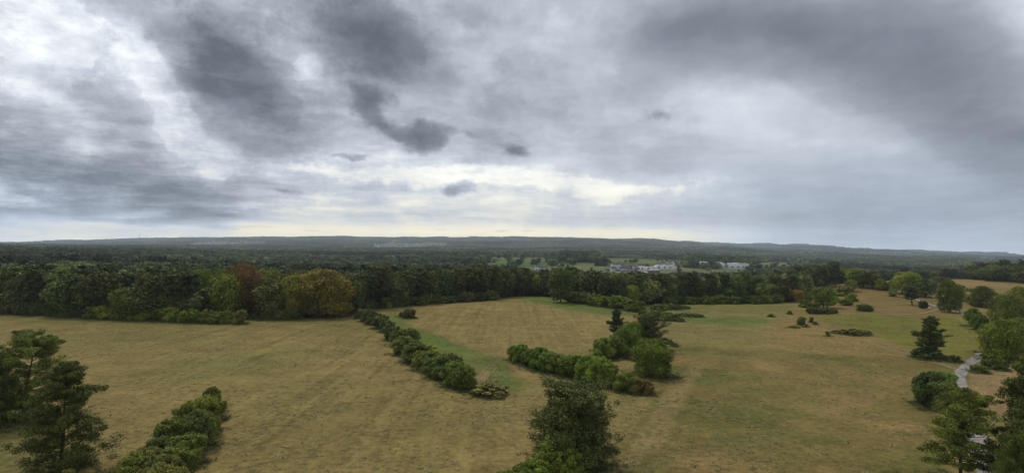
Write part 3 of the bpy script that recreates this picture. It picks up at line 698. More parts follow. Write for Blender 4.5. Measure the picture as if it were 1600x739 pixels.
def scatter(ob, lib):
    g = bpy.data.node_groups.new('plant_forest', 'GeometryNodeTree')
    g.interface.new_socket('Geometry', in_out='INPUT', socket_type='NodeSocketGeometry'); g.interface.new_socket('Geometry', in_out='OUTPUT', socket_type='NodeSocketGeometry')
    t = NT(g); gi = t.n('NodeGroupInput'); go = t.n('NodeGroupOutput')
    ci = t.n('GeometryNodeCollectionInfo'); ci.inputs[0].default_value = lib; ci.inputs['Separate Children'].default_value = True; ci.inputs['Reset Children'].default_value = True
    def na(nm, ty):
        q = t.n('GeometryNodeInputNamedAttribute', data_type=ty); q.inputs[0].default_value = nm; return q.outputs[0]
    ip = t.n('GeometryNodeInstanceOnPoints'); t.l(gi.outputs[0], ip.inputs['Points']); t.l(ci.outputs[0], ip.inputs['Instance']); ip.inputs['Pick Instance'].default_value = True
    t.l(na('kind_index', 'INT'), ip.inputs['Instance Index'])
    cr = t.n('ShaderNodeCombineXYZ'); t.l(na('turn', 'FLOAT'), cr.inputs[2]); t.l(cr.outputs[0], ip.inputs['Rotation'])
    cs = t.n('ShaderNodeCombineXYZ'); w = na('wide', 'FLOAT'); t.l(w, cs.inputs[0]); t.l(w, cs.inputs[1]); t.l(na('tall', 'FLOAT'), cs.inputs[2]); t.l(cs.outputs[0], ip.inputs['Scale'])
    t.l(ip.outputs[0], go.inputs[0])
    md = ob.modifiers.new('plant', 'NODES'); md.node_group = g
PLANTED = []
def long_grass():
    lib = bpy.data.collections.new('long_grass_kinds')
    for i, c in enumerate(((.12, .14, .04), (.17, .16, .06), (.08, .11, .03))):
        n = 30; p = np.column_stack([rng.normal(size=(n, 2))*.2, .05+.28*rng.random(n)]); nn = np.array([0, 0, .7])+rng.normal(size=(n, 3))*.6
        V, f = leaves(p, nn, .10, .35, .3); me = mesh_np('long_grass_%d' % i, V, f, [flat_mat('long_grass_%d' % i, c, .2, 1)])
        lib.objects.link(bpy.data.objects.new('long_grass_%d' % i, me))
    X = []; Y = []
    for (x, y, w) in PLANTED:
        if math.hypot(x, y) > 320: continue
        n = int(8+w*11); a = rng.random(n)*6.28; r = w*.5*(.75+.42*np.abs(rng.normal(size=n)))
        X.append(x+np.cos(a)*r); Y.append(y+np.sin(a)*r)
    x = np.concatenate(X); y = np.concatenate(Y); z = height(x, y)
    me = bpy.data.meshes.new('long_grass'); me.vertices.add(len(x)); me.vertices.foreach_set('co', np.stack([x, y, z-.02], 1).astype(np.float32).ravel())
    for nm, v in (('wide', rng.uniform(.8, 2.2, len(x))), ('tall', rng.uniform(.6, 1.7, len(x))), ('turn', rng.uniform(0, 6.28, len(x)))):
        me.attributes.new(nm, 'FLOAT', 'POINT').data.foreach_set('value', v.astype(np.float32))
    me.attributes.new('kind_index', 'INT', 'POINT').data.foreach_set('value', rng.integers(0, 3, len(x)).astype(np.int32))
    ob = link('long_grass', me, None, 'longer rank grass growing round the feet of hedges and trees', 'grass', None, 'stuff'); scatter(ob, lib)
def tufts():
    lib = bpy.data.collections.new('tuft_kinds')
    for i, c in enumerate(((.30, .24, .095), (.21, .21, .07), (.36, .29, .14), (.23, .19, .085))):
        n = 22; p = np.column_stack([rng.normal(size=(n, 2))*.17, .02+.06*rng.random(n)]); nn = np.array([0, 0, 1.3])+rng.normal(size=(n, 3))*.4
        V, f = leaves(p, nn, .085, .4, .3); me = mesh_np('tuft_%d' % i, V, f, [flat_mat('grass_tuft_%d' % i, c, .2, 1)])
        ob = bpy.data.objects.new('tuft_%d' % i, me); lib.objects.link(ob)
    n = 45000; r = 58+ (330-58)*rng.random(n)**1.25; a = rng.uniform(-R(47), R(47), n); x, y = r*np.sin(a), r*np.cos(a)
    z = height(x, y); px, py = proj(x, y, z); k = cover(x, y, z)
    d = fbm(x/13, y/13, 4); keep = (k == 0) & (rng.random(n) < np.clip(.28+d*1.6, .08, .8)) 
    lane = [(1560, 800), (1500, 640), (1485, 600), (1495, 575), (1540, 535), (1560, 540), (1522, 575), (1520, 600), (1525, 640), (1590, 800)]
    keep &= ~inpoly(px, py, lane); x, y, z = x[keep], y[keep], z[keep]
    ki = np.where(fbm(x/25+9, y/25, 3)+.25*rng.normal(size=len(x)) > 0, rng.choice([1, 3], len(x)), rng.choice([0, 2, 0, 3], len(x)))
    me = bpy.data.meshes.new('grass_tufts'); me.vertices.add(len(x)); me.vertices.foreach_set('co', np.stack([x, y, z-.02], 1).astype(np.float32).ravel())
    for nm, v in (('wide', rng.uniform(.7, 2.0, len(x))), ('tall', rng.uniform(.5, 1.3, len(x))), ('turn', rng.uniform(0, 6.28, len(x)))):
        me.attributes.new(nm, 'FLOAT', 'POINT').data.foreach_set('value', v.astype(np.float32))
    me.attributes.new('kind_index', 'INT', 'POINT').data.foreach_set('value', ki.astype(np.int32))
    ob = link('grass_tufts', me, None, 'dry straw and green tufts scattered over the grazed meadows', 'grass', None, 'stuff'); scatter(ob, lib)

# ------------------------------------------------------------------ lane and trails
def ribbon(name, pts, mat, lift, label=None):
    """pts: (px,py,width m). draped sheet along the chart curve"""
    g = [ground(p[0], p[1]) for p in pts]; P = np.array([[q[0], q[1]] for q in g]); Wd = np.array([p[2] for p in pts], float)
    s = np.concatenate([[0], np.cumsum(np.hypot(*np.diff(P, axis=0).T))]); n = int(s[-1]/1.5)+2; t = np.linspace(0, s[-1], n)
    Q = np.stack([np.interp(t, s, P[:, 0]), np.interp(t, s, P[:, 1])], 1); w = np.interp(t, s, Wd)
    for _ in range(14): Q[1:-1] = (Q[:-2]+2*Q[1:-1]+Q[2:])/4
    d = np.gradient(Q, axis=0); d /= np.linalg.norm(d, axis=1, keepdims=True); nn = np.stack([-d[:, 1], d[:, 0]], 1)
    m = 7; V = []
    for k in range(m):
        q = k/(m-1)-.5; jit = (fbm(t/1.6, t*0+k*7.7, 3)*1.1*min(1, w.mean()/2) if k in (0, m-1) else 0*t)
        p = Q+nn*((q*w+jit)[:, None]); V.append(np.column_stack([p, height(p[:, 0], p[:, 1])+lift+(.0 if k in (0, m-1) else .05)]))
    V = np.stack(V, 1).reshape(-1, 3)
    i, k = np.meshgrid(np.arange(n-1), np.arange(m-1), indexing='ij'); f = np.stack([i*m+k, i*m+k+1, (i+1)*m+k+1, (i+1)*m+k], -1).reshape(-1, 4)
    me = mesh_np(name, V, f, [mat], smooth_=True); return link(name, me, kind='structure')
def lane_mat():
    m, t, out = new_mat('lane_surface'); ge = t.n('ShaderNodeNewGeometry'); P = ge.outputs['Position']
    c = t.ramp(t.noise(P, .5, 5, .65).outputs[0], [(.3, (.15, .14, .13)), (.46, (.22, .205, .185)), (.55, (.33, .285, .22)), (.78, (.42, .36, .28))])
    f = t.rng(t.noise(P, 6, 3, .7).outputs[0], .3, .7, .8, 1.2, 'LINEAR')
    principled(t, out, t.vmath('SCALE', c, None, f), .9, .15); return m
def dirt_mat():
    m, t, out = new_mat('trail_dirt'); ge = t.n('ShaderNodeNewGeometry'); P = ge.outputs['Position']
    c = t.ramp(t.noise(P, .4, 5, .7).outputs[0], [(.3, (.21, .165, .085)), (.6, (.29, .23, .13)), (.8, (.37, .30, .19))])
    principled(t, out, c, .95, .05); return m
tufts()
M_LANE = lane_mat(); M_TRAIL = dirt_mat()
ribbon('road', [(1565, 800, 3.3), (1545, 735, 3.1), (1528, 690, 3.0), (1508, 650, 2.8), (1498, 620, 2.8), (1497, 600, 2.7), (1501, 583, 2.8), (1513, 570, 2.8), (1530, 556, 2.7), (1544, 541, 2.5), (1554, 525, 2.5), (1549, 512, 2.5), (1535, 503, 2.5), (1512, 493, 2.5), (1490, 486, 2.5), (1465, 479, 2.5), (1444, 473, 2.5), (1430, 466, 2.3), (1418, 458, 2.3), (1409, 452, 2.2)], M_LANE, .09)
for tr in ([(1270, 512, .8), (1330, 527, .8), (1400, 548, .8), (1478, 571, .8), (1496, 577, .8)],
           [(1280, 509, .4), (1340, 523, .4), (1405, 544, .5), (1478, 568, .5)],
           [(1255, 488, 1.6), (1310, 489, 1.8), (1400, 491, 2), (1440, 490, 1.8), (1475, 481, 1.6)],
           [(735, 611, .35), (742, 596, .35), (752, 582, .3), (765, 570, .25)], [(744, 612, .3), (752, 598, .3), (768, 584, .3), (776, 574, .25)],
           [(738, 602, .25), (748, 590, .25), (760, 580, .2)],
           [(0, 531, .3), (70, 532, .3), (140, 531, .3)], [(208, 527, .3), (240, 528, .3), (272, 529, .3)], [(290, 523, .25), (350, 524, .25)]):
    ribbon('path', tr, M_TRAIL, .05)

# ------------------------------------------------------------------ forest edge: single trees
def pt_in_front(px, py):      # chart point on the near land
    return ground(px, py)
G_E = 'trees of the dark forest edge behind the meadows'
E = np.array([[*pt_in_front(p[0], p[1])[:2]] for p in EDGE if p[0] < 1322])
sE = np.concatenate([[0], np.cumsum(np.hypot(*np.diff(E, axis=0).T))])
def edge_pt(s, back):
    x, y = np.interp(s, sE, E[:, 0]), np.interp(s, sE, E[:, 1]); r = math.hypot(x, y); return x*(1+back/r), y*(1+back/r)
taken = []
def free(x, y, d): return all((x-a)**2+(y-b)**2 > max(d, c)**2*.8 for a, b, c in taken)
SPECIAL = [ # px, foot py, height px, width px, kind, colour, label
 (388, 492, 80, 58, 'broad_hero', (.086, .060, .026), 'rust brown beech tree standing out of the dark forest edge'),
 (318, 490, 70, 46, 'broad_hero', (.062, .10, .022), 'fresh green broadleaf tree left of the rust brown tree'),
 (352, 492, 72, 48, 'broad_hero', (.052, .075, .024), 'dark olive broadleaf tree pressed against the rust brown tree'),
 (506, 493, 72, 88, 'broad_hero', (.080, .074, .018), 'largest round tree turning orange and yellow at the forest edge'),
 (459, 496, 66, 34, 'broad', (.080, .088, .022), 'narrow yellowish tree left of the large orange tree'),
 (428, 496, 60, 52, 'broad', (.045, .058, .026), 'dull dark tree between the rust brown and the yellowish tree'),
 (128, 485, 60, 36, 'broad', (.115, .098, .024), 'pine-stemmed tree with amber crown near the left forest edge'),
 (48, 484, 52, 40, 'broad', (.070, .088, .024), 'round olive crown near the left side of the forest edge'),
 (222, 488, 50, 34, 'broad', (.095, .090, .026), 'small ochre topped tree among tall pines of the left edge'),
 (548, 489, 62, 40, 'broad', (.04, .058, .022), 'dark green tree right beside the large orange tree'),
 (876, 472, 54, 44, 'broad', (.034, .05, .02), 'dark rounded tree at the corner of the middle forest'),
 (690, 471, 52, 40, 'broad', (.032, .05, .022), 'very dark broad tree amid pine stems of the middle edge'),
 (1288, 480, 30, 32, 'broad', (.07, .11, .024), 'yellow green tree at the right end of the forest edge')]
for px, py, hp, wp, kd, colr, lab in SPECIAL:
    x, y, z = ground(px, py); y -= 3
    plant(kd, x, y, float(height(x, y))-.2, hp*y/F, wp*y/F, lab, 'tree', None, colr); taken.append((x, y, wp*y/F*.5)); taken.append((x, y-4, wp*y/F*.42))
LEAFCOL = [((.040, .060, .022), 4), ((.055, .080, .024), 3), ((.066, .090, .024), 1.5), ((.08, .09, .026), .3), ((.045, .06, .03), 2)]
PINECOL = [((.036, .052, .026), 4), ((.046, .060, .030), 3), ((.055, .062, .034), 1.5)]
def pick(cs):
    t = random.uniform(0, sum(w for _, w in cs))
    for c, w in cs:
        t -= w
        if t <= 0: return c
    return cs[-1][0]
n_b = n_p = 0; placed_pts = []
LIM_B, LIM_P = 190, 245
SEG = [(60, 'far left end of the forest edge'), (150, 'around the amber crowned tree'), (255, 'above the light bushes of the left edge'), (335, 'beside the fresh green tree'), (415, 'around the rust brown tree'), (480, 'around the narrow yellowish tree'), (562, 'around the large orange yellow tree'),
       (650, 'behind the start of the curved hedge'), (745, 'behind the left rounded light bush'), (805, 'behind the right rounded light bush'), (860, 'at the crest of the middle meadow'), (950, 'above the long green strip'), (1060, 'behind the bushes of the lower meadow'), (1130, 'behind the long low bush row, left half'), (1230, 'behind the long low bush row, right half'), (9999, 'at the right tip of the forest edge')]
def edge_tree(x, y, back):
    global n_b, n_p
    px = float(proj(x, y, 0.)[0]); z = float(height(x, y))-.2
    pf = .74 if 1195 < px < 1270 else (.68 if px > 560 else .42)
    pf = .85 if 150 < px < 300 else pf
    if n_b >= LIM_B: pf = 1
    if n_p >= LIM_P: pf = 0
    hgt = 19.5 if px < 900 else 17.0
    where = next(w for lim, w in SEG if px < lim); rw = 'front row' if back < 8 else ('second row' if back < 16 else 'deeper ranks')
    side = 'left' if px < 562 else ('middle' if px < 1060 else 'right')
    if random.random() < pf:
        n_p += 1; h = hgt*random.uniform(.84, 1.12); w = h*random.uniform(.34, .52)
        plant('pine', x, y, z, h, w, 'tall bare stemmed pine, %s, %s' % (rw, where), 'pine', 'pines along the %s part of the forest edge' % side, pick(PINECOL))
    else:
        n_b += 1; h = hgt*random.uniform(.66, 1.04); w = h*random.uniform(.62, .95)
        plant('broad', x, y, z, h, w, 'leafy forest tree, %s, %s' % (rw, where), 'tree', 'leafy trees along the %s part of the forest edge' % side, pick(LEAFCOL))
Ltot = sE[-1]
for back, gap in ((3, 7.6), (10, 8.6), (19, 10), (30, 11.5), (43, 13)):
    s = random.uniform(0, gap)
    while s < Ltot:
        x, y = edge_pt(s, back+random.uniform(-2.5, 2.5)); s += gap*random.uniform(.75, 1.3)
        px = float(proj(x, y, 0.)[0])
        if px < -45 or (px > 1282): continue
        if n_b+n_p >= LIM_B+LIM_P: continue
        if not free(x, y, 4.2): continue
        if back < 12 and (352 < px < 420 or 300 < px < 336 or 470 < px < 545): continue
        edge_tree(x, y, back); taken.append((x, y, 3.6)); placed_pts.append((x, y))
# low growth at the foot of the edge
def row(kind, pts, n, hp, wp, label, group, colors, jit=2.0, cat='shrub'):
    pts = np.array(pts, float); s = np.concatenate([[0], np.cumsum(np.hypot(*np.diff(pts, axis=0).T))])
    for i in range(n):
        t = s[-1]*(i+.5+random.uniform(-.3, .3))/n; px, py = np.interp(t, s, pts[:, 0]), np.interp(t, s, pts[:, 1])
        at(kind, px, py+random.uniform(-1, 1)*jit*.4, hp*random.uniform(.8, 1.2), wp*random.uniform(.85, 1.25), label, cat, group, pick(colors))
DK = [((.035, .055, .02), 2), ((.045, .065, .022), 2), ((.05, .075, .024), 1)]
LT = [((.085, .115, .026), 3), ((.070, .098, .026), 3), ((.105, .120, .030), 1.2)]
MD = [(GREEN, 3), (OLIVE, 1), ((.045, .072, .022), 2)]
row('shrub', [(-20, 490), (60, 492), (125, 496)], 14, 17, 17, 'low dark undergrowth bush at the foot of the far left forest', 'dark bushes at the foot of the left forest', DK)
row('shrub', [(135, 496), (180, 499), (225, 500), (255, 501), (280, 502), (330, 505), (378, 506)], 17, 18, 24, 'light green bush before the tall pines of the left forest', 'light bushes before the left forest edge', LT)
row('shrub', [(395, 499), (430, 499), (470, 498)], 8, 13, 16, 'dark undergrowth bush between rust brown and orange tree', 'dark bushes below the autumn trees', DK)
row('shrub', [(562, 486), (600, 481), (650, 477), (700, 473), (760, 470)], 16, 13, 15, 'dark undergrowth bush at the foot of the middle forest', 'dark bushes at the foot of the middle forest', DK)
for px, py, w in ((728, 471, 26), (768, 469, 24)):
    at('shrub', px, py, 15, w, 'rounded light bush at the foot of middle pines, %s one of two' % ('left' if px < 750 else 'right'), 'shrub', None, (.065, .085, .028))
at('shrub', 607, 481, 9, 12, 'small yellow green bush at the foot of the middle forest', 'shrub', None, (.11, .14, .024))
row('shrub', [(895, 471), (915, 475), (940, 479), (970, 482), (998, 487)], 13, 17, 24, 'green bush where the middle forest slopes to the lower meadow', 'bushes on the slope beside the middle forest', LT+MD)
row('shrub', [(905, 466), (940, 470), (985, 474)], 6, 22, 26, 'taller pale bush behind the slope bushes', 'taller bushes on the slope beside the middle forest', LT)
row('shrub', [(1040, 475.5), (1100, 475), (1160, 474.5), (1220, 474.5)], 22, 12, 15, 'clipped looking bush in the long low row before the right forest', 'low bushes before the right forest', MD)
row('broad', [(1045, 472), (1130, 472), (1215, 472)], 9, 36, 34, 'rounded leafy tree in front of the right hand pines', 'rounded trees before the right forest', LEAFCOL, cat='tree')

# ------------------------------------------------------------------ the rest of the forest, one mass
def far_protos():
    lib = bpy.data.collections.new('forest_kinds')          # not linked to the scene: only the source of the instances
    out = []
    def add(nm, parts):
        vs, fs, mats, fm, tn, o = [], [], [], [], [], 0
        for v, f, m, t in parts:
            vs.append(v); fs.append(f+o); o += len(v)
            if m not in mats: mats.append(m)
            fm += [mats.index(m)]*len(f); tn.append(t)
        me = mesh_np(nm, np.concatenate(vs), np.concatenate(fs), mats, np.concatenate(tn), fm)
        ob = bpy.data.objects.new(nm, me); lib.objects.link(ob); out.append(ob)
    def strip(me, mat):
        co = np.empty(len(me.vertices)*3, np.float32); me.vertices.foreach_get('co', co)
        fi = np.empty(len(me.loops), np.int32); me.loops.foreach_get('vertex_index', fi)
        a = me.attributes.get('tone'); tn = np.full(len(me.vertices), .4, np.float32)
        if a: a.data.foreach_get('value', tn)
        return co.reshape(-1, 3), fi.reshape(-1, 4), mat, tn
    for i in (0, 1, 2, 3): add('k%02d_leafy' % i, [strip(BROAD[i][0], M_BARK), strip(BROAD[i][1], M_FAR_BROAD)])
    for i in (0, 1, 3): add('k1%d_pine' % i, [strip(PINE[i][0], M_BARK_PINE), strip(PINE[i][1], M_FAR_PINE)])
    add('k20_spruce', [strip(SPRUCE[0][0], M_BARK), strip(SPRUCE[0][1], M_FAR_SPRUCE)])
    # stands of some forty crowns for the far hills
    global rng
    for i in range(3):
        rng = np.random.default_rng(500+i); parts = []
        mats = [M_FAR_PINE, M_FAR_BROAD, M_FAR_PINE]
        for mt, cnt in ((M_FAR_PINE, 30), (M_FAR_SPRUCE, 14), (M_FAR_BROAD, 22)):
            P = []; N = []; Tn = []
            for k in range(cnt):
                cx, cy = rng.uniform(-.55, .55, 2); h = rng.uniform(.14, .22); r = rng.uniform(.045, .075)*(.7 if mt is M_FAR_SPRUCE else 1)
                d = sphere_pts(46); d[:, 2] = np.abs(d[:, 2]); tt = rng.random()
                q = d*r*np.array([1, 1, 1.3]); q[:, 2] += h-r*1.2
                if mt is M_FAR_SPRUCE: q[:, :2] *= np.clip((h-q[:, 2])/(r*1.4), .1, 1.1)[:, None]
                P.append(q+np.array([cx, cy, 0])); N.append(d+.4*rng.normal(size=d.shape)); Tn.append(np.full(46, .25+.5*tt)+.2*rng.normal(size=46))
            v, f = leaves(np.concatenate(P), np.concatenate(N), .026); parts.append((v, f, mt, np.repeat(np.clip(np.concatenate(Tn), 0, 1), 4)))
        add('k3%d_stand' % i, parts)
    rng = np.random.default_rng(5)
    return lib, out
def forest():
    lib, protos = far_protos()
    X = []; Y = []; S = []; I = []
    def cand(r0, r1, cell, amax=49):
        n = int(R(amax)*(r1*r1-r0*r0)/(cell*cell))
        r = np.sqrt(rng.uniform(r0*r0, r1*r1, n)); a = rng.uniform(-R(amax), R(amax), n); return r*np.sin(a), r*np.cos(a)
    tk = np.array([(a, b) for a, b, c in taken])
    for r0, r1, cell in ((235, 700, 8.2), (700, 1500, 9.5), (1500, 2700, 11.5)):
        x, y = cand(r0, r1, cell); k = cover(x, y); ok = k == 1
        hedge = (k > 1) & (k != 4) & (fbm(x/60, y/25, 3) > .23) & (rng.random(len(x)) < .3)
        x, y, hd = x[ok | hedge], y[ok | hedge], hedge[ok | hedge]
        if r0 < 600:    # keep clear of the single trees
            key = set((int(a//5), int(b//5)) for a, b in tk)
            kp = np.array([(int(a//5), int(b//5)) not in key for a, b in zip(x, y)])
            # and of the outermost strip, which is planted tree by tree
            px, py = proj(x, y, height(x, y)); rr = np.hypot(x, y); inn = cover(x*(1-7/rr), y*(1-7/rr)) == 1
            kp &= inn | (px > 1300)
            x, y, hd = x[kp], y[kp], hd[kp]
        mixn = fbm(x/110, y/110, 3); u = rng.random(len(x))
        idx = np.where(u < .46+mixn*1.6, rng.integers(0, 4, len(x)), np.where(u < .88, 4+rng.integers(0, 3, len(x)), 7))
        idx = np.where(hd, rng.integers(0, 4, len(x)), idx)
        s = np.where(idx == 7, 17, np.where(idx > 3, 17.5, 15.0))*rng.uniform(.62, 1.08, len(x))*np.where(hd, .55, 1)*(1+.1*(cell > 10))
        X.append(x); Y.append(y); S.append(s); I.append(idx)
    for r0, r1, cell in ((2600, 4600, 44), (4600, 8000, 62), (8000, 15000, 105)):
        x, y = cand(r0, r1, cell); ok = cover(x, y) == 1; x, y = x[ok], y[ok]
        X.append(x); Y.append(y); I.append(8+rng.integers(0, 3, len(x))); S.append(cell*1.7*rng.uniform(.8, 1.2, len(x)))
    X = np.concatenate(X); Y = np.concatenate(Y); S = np.concatenate(S); I = np.concatenate(I); Zt = height(X, Y)-.3
    fz = (np.hypot(X, Y) > 4600); Zt = Zt+np.where(fz, 2, 0)
    me = bpy.data.meshes.new('forest'); me.vertices.add(len(X)); me.vertices.foreach_set('co', np.stack([X, Y, Zt], 1).astype(np.float32).ravel())
    a = me.attributes.new('size', 'FLOAT', 'POINT'); a.data.foreach_set('value', S.astype(np.float32))
    zs = np.where(I >= 8, np.clip(110./S, .55, 1.5), rng.uniform(.9, 1.15, len(X)))
    a = me.attributes.new('tall', 'FLOAT', 'POINT'); a.data.foreach_set('value', (S*zs).astype(np.float32))
    a = me.attributes.new('wide', 'FLOAT', 'POINT'); a.data.foreach_set('value', (S*np.where(I >= 8, 1, np.where(I > 3, 1.5, 1.55))).astype(np.float32))
    a = me.attributes.new('kind_index', 'INT', 'POINT'); a.data.foreach_set('value', I.astype(np.int32))
    a = me.attributes.new('turn', 'FLOAT', 'POINT'); a.data.foreach_set('value', rng.uniform(0, 6.28, len(X)).astype(np.float32))
    ob = link('forest', me, None, 'mixed dark forest of pines and leafy trees rolling to the far hills', 'forest', None, 'stuff')
    scatter(ob, lib)
    print('forest points', len(X), 'edge pines', n_p, 'edge leafy', n_b)
forest()

# ------------------------------------------------------------------ hedges, bushes and single trees on the meadows
# left foreground
at('pine_hero', 40, 655, 134, 92, 'tall twin-topped pine in the left foreground, behind the wider pine', 'pine', None, (.044, .062, .022), 1, rot=.4)
at('pine_hero', 94, 748, 172, 122, 'wide dark pine nearest the left corner of the meadow', 'pine', None, (.044, .058, .022), 0, rot=2.)
at('pine_hero', -14, 668, 108, 70, 'pine cut off by the left side of the view', 'pine', None, (.038, .060, .026), 2)
at('shrub_big', 34, 660, 38, 42, 'dark bush below the twin-topped pine', 'shrub', None, (.045, .075, .025), 1)
at('shrub_big', 2, 655, 44, 40, 'dark bush at the left border below the pines', 'shrub', None, (.04, .06, .024), 2)
GH = 'bushes of the wide hedge in the left foreground'
hl = [(331, 636, 26, 26), (322, 648, 34, 38), (332, 655, 36, 34), (308, 664, 40, 44), (322, 676, 42, 42), (290, 684, 44, 46), (310, 698, 46, 50), (268, 705, 44, 52), (294, 722, 48, 52), (250, 727, 48, 54), (274, 747, 56, 58), (228, 750, 50, 58), (256, 778, 62, 64), (212, 775, 56, 64), (245, 800, 70, 80)]
for i, (px, py, hp, wp) in enumerate(hl):
    lab = 'olive green bush in the wide hedge of the left foreground'
    ORD = ['first', 'second', 'third', 'fourth', 'fifth', 'sixth', 'seventh', 'eighth', 'ninth', 'tenth', 'eleventh', 'twelfth', 'thirteenth', 'fourteenth', 'fifteenth', 'sixteenth']
    lab = 'olive green bush, %s from the far tip of the wide left foreground hedge' % ORD[i]
    if i == 0: lab = 'slim bush at the far tip of the left foreground hedge'
    at('shrub_big', px, py, hp, wp, lab, 'shrub', GH if i else None, pick([((.058, .076, .026), 3), ((.070, .086, .026), 2), ((.050, .062, .030), 2), ((.066, .066, .030), 1)]))
# the curved hedge between the left and the middle meadow
GC = 'bushes of the long curved hedge'
hc = [(566, 497, 14, 20), (575, 502, 18, 24), (585, 507, 19, 26), (596, 513, 20, 27), (605, 519, 18, 24), (616, 531, 20, 28), (627, 540, 24, 34), (640, 540, 22, 30), (632, 554, 26, 36), (650, 566, 30, 42), (662, 560, 24, 34), (672, 578, 34, 44), (688, 588, 36, 46), (700, 592, 34, 44), (712, 601, 38, 46), (724, 608, 36, 40)]
for i, (px, py, hp, wp) in enumerate(hc):
    lab, gr = 'dark bush, %s from the forest end of the long curved hedge' % ORD[i], GC
    if i == 0: lab, gr = 'first bush of the curved hedge, touching the forest corner', None
    if i == len(hc)-1: lab, gr = 'last bush at the near end of the curved hedge', None
    at('shrub_big' if i > 5 else 'shrub', px, py, hp, wp, lab, 'shrub', gr, pick([((.045, .062, .026), 3), ((.055, .080, .024), 2), ((.04, .055, .026), 1)]) if i > 0 else GREY)
at('shrub', 668, 565, 24, 32, 'bright yellow green bush on the back of the curved hedge', 'shrub', None, (.125, .160, .024))
at('shrub', 657, 572, 24, 24, 'yellow green bush in the middle of the curved hedge', 'shrub', None, (.095, .125, .024))
at('sparse', 766, 617, 22, 50, 'thin weedy thicket by the sandy tracks', 'shrub', None, (.085, .095, .04), 0)
at('sparse', 748, 616, 14, 26, 'small grey weeds left of the thin thicket', 'shrub', None, (.085, .095, .05), 1)
at('shrub', 640, 497, 14, 20, 'dark leaning bush alone before the middle forest', 'shrub', None, (.045, .055, .03), 2)
at('shrub', 630, 495, 9, 12, 'low grey bush left of the dark leaning bush', 'shrub', None, (.06, .065, .04), 2)
# the hedge in the middle
GM = 'bushes of the green hedge in the middle'
hm = [(803, 563, 20, 20), (815, 567, 24, 28), (829, 571, 28, 32), (843, 576, 32, 36), (858, 581, 30, 36), (873, 584, 30, 36), (888, 588, 32, 36), (903, 591, 30, 34), (919, 597, 36, 38), (937, 602, 38, 40), (950, 604, 32, 34)]
for i, (px, py, hp, wp) in enumerate(hm):
    lab, gr = 'leafy green bush, %s from the left end of the middle hedge' % ORD[i], GM
    if i == 0: lab, gr = 'bush at the left end of the middle hedge', None
    at('shrub_big', px, py, hp, wp, lab, 'shrub', gr, pick([((.055, .085, .022), 3), ((.045, .068, .024), 2), ((.07, .10, .024), 1)]))
at('shrub', 846, 560, 16, 12, 'small top of a sapling above the middle hedge', 'shrub', None, GREEN, 2)
at('shrub_big', 978, 612, 30, 34, 'light green bush past the right end of the middle hedge', 'shrub', None, (.065, .095, .026))
at('shrub_big', 993, 614, 24, 26, 'olive bush between the light green and the brown one', 'shrub', None, (.07, .075, .03))
at('shrub_big', 1008, 615, 20, 28, 'brownish low bush ending the middle hedge', 'shrub', None, (.075, .060, .035))
# the copse in the middle
at('pine_hero', 964, 531, 46, 26, 'narrow dark pine at the left of the middle copse', 'pine', None, (.028, .042, .022), 3)
at('broad_hero', 986, 549, 44, 46, 'mid green tree between the two conifers of the copse', 'tree', None, (.050, .085, .020))
at('pine_hero', 1014, 548, 54, 56, 'dark spreading conifer at the right of the middle copse', 'pine', None, (.030, .042, .024), 2)
at('broad', 997, 525, 24, 24, 'small orange tinged tree topping the middle copse', 'tree', None, (.12, .085, .03))
for px, py, hp, wp, lab in ((944, 560, 26, 36, 'bush at the left foot of the middle copse'), (962, 558, 30, 32, 'bush below the narrow pine of the copse'), (940, 548, 18, 24, 'small bush behind the left foot of the copse'), (972, 545, 26, 30, 'bush in the heart of the middle copse')):
    at('shrub_big', px, py, hp, wp, lab, 'shrub', None, (.05, .072, .024))
at('shrub', 996, 562, 14, 22, 'brown thin bush between copse and bright round tree', 'shrub', None, (.06, .055, .03))
at('shrub', 983, 556, 12, 18, 'olive low bush under the middle copse', 'shrub', None, (.06, .07, .028))
at('broad_hero', 1020, 587, 56, 60, 'bright green round tree below the middle copse', 'tree', None, (.060, .094, .018), 2)
at('shrub', 1046, 537, 7, 12, 'tiny bush right of the spreading conifer', 'shrub', None, OLIVE)
at('shrub', 1054, 541, 6, 10, 'lowest tiny bush at the field line', 'shrub', None, OLIVE)
at('pine_hero', 897, 728, 124, 118, 'big bushy dark tree in the centre foreground', 'tree', None, (.042, .054, .028), 4)
at('shrub_big', 900, 735, 74, 74, 'grey green undergrowth wrapped round the foot of the big centre tree', 'shrub', None, (.045, .060, .034), 0)
GN = 'bushes of the hedge running to the big centre tree'
for i, (px, py, hp, wp) in enumerate([(870, 738, 56, 56), (852, 748, 48, 50), (832, 758, 44, 50), (812, 768, 42, 50), (792, 778, 40, 48), (770, 788, 38, 46), (886, 752, 50, 50)]):
    at('shrub_big', px, py, hp, wp, 'green bush in the hedge at the left foot of the big centre tree', 'shrub', GN, pick([((.055, .085, .024), 3), ((.07, .10, .024), 1)]))
# low bushes on the lower meadow behind the copse
for px, py, hp, wp, lab in ((1015, 500, 10, 26, 'flat bush left of the larger mound of bushes'), (1029, 499, 14, 34, 'larger rounded bush in the gap behind the copse'), (1046, 500, 11, 28, 'bush stretching right from the larger rounded bush'), (1060, 502, 6, 18, 'lowest bush ending the mound of bushes'),
    (1075, 494, 5, 30, 'flat dark bush on the lower meadow'), (1090, 495, 5, 16, 'flat dark bush right of its twin on the lower meadow'), (1030, 484, 9, 26, 'bush just before the forest at the lower meadow'), (1050, 483, 8, 30, 'broad low bush before the forest row'), (1070, 482, 5, 16, 'small bush near the forest row'), (1005, 492, 8, 14, 'small bush at the end of the green strip')):
    at('shrub', px, py, hp, wp, lab, 'shrub', None, (.050, .070, .026))
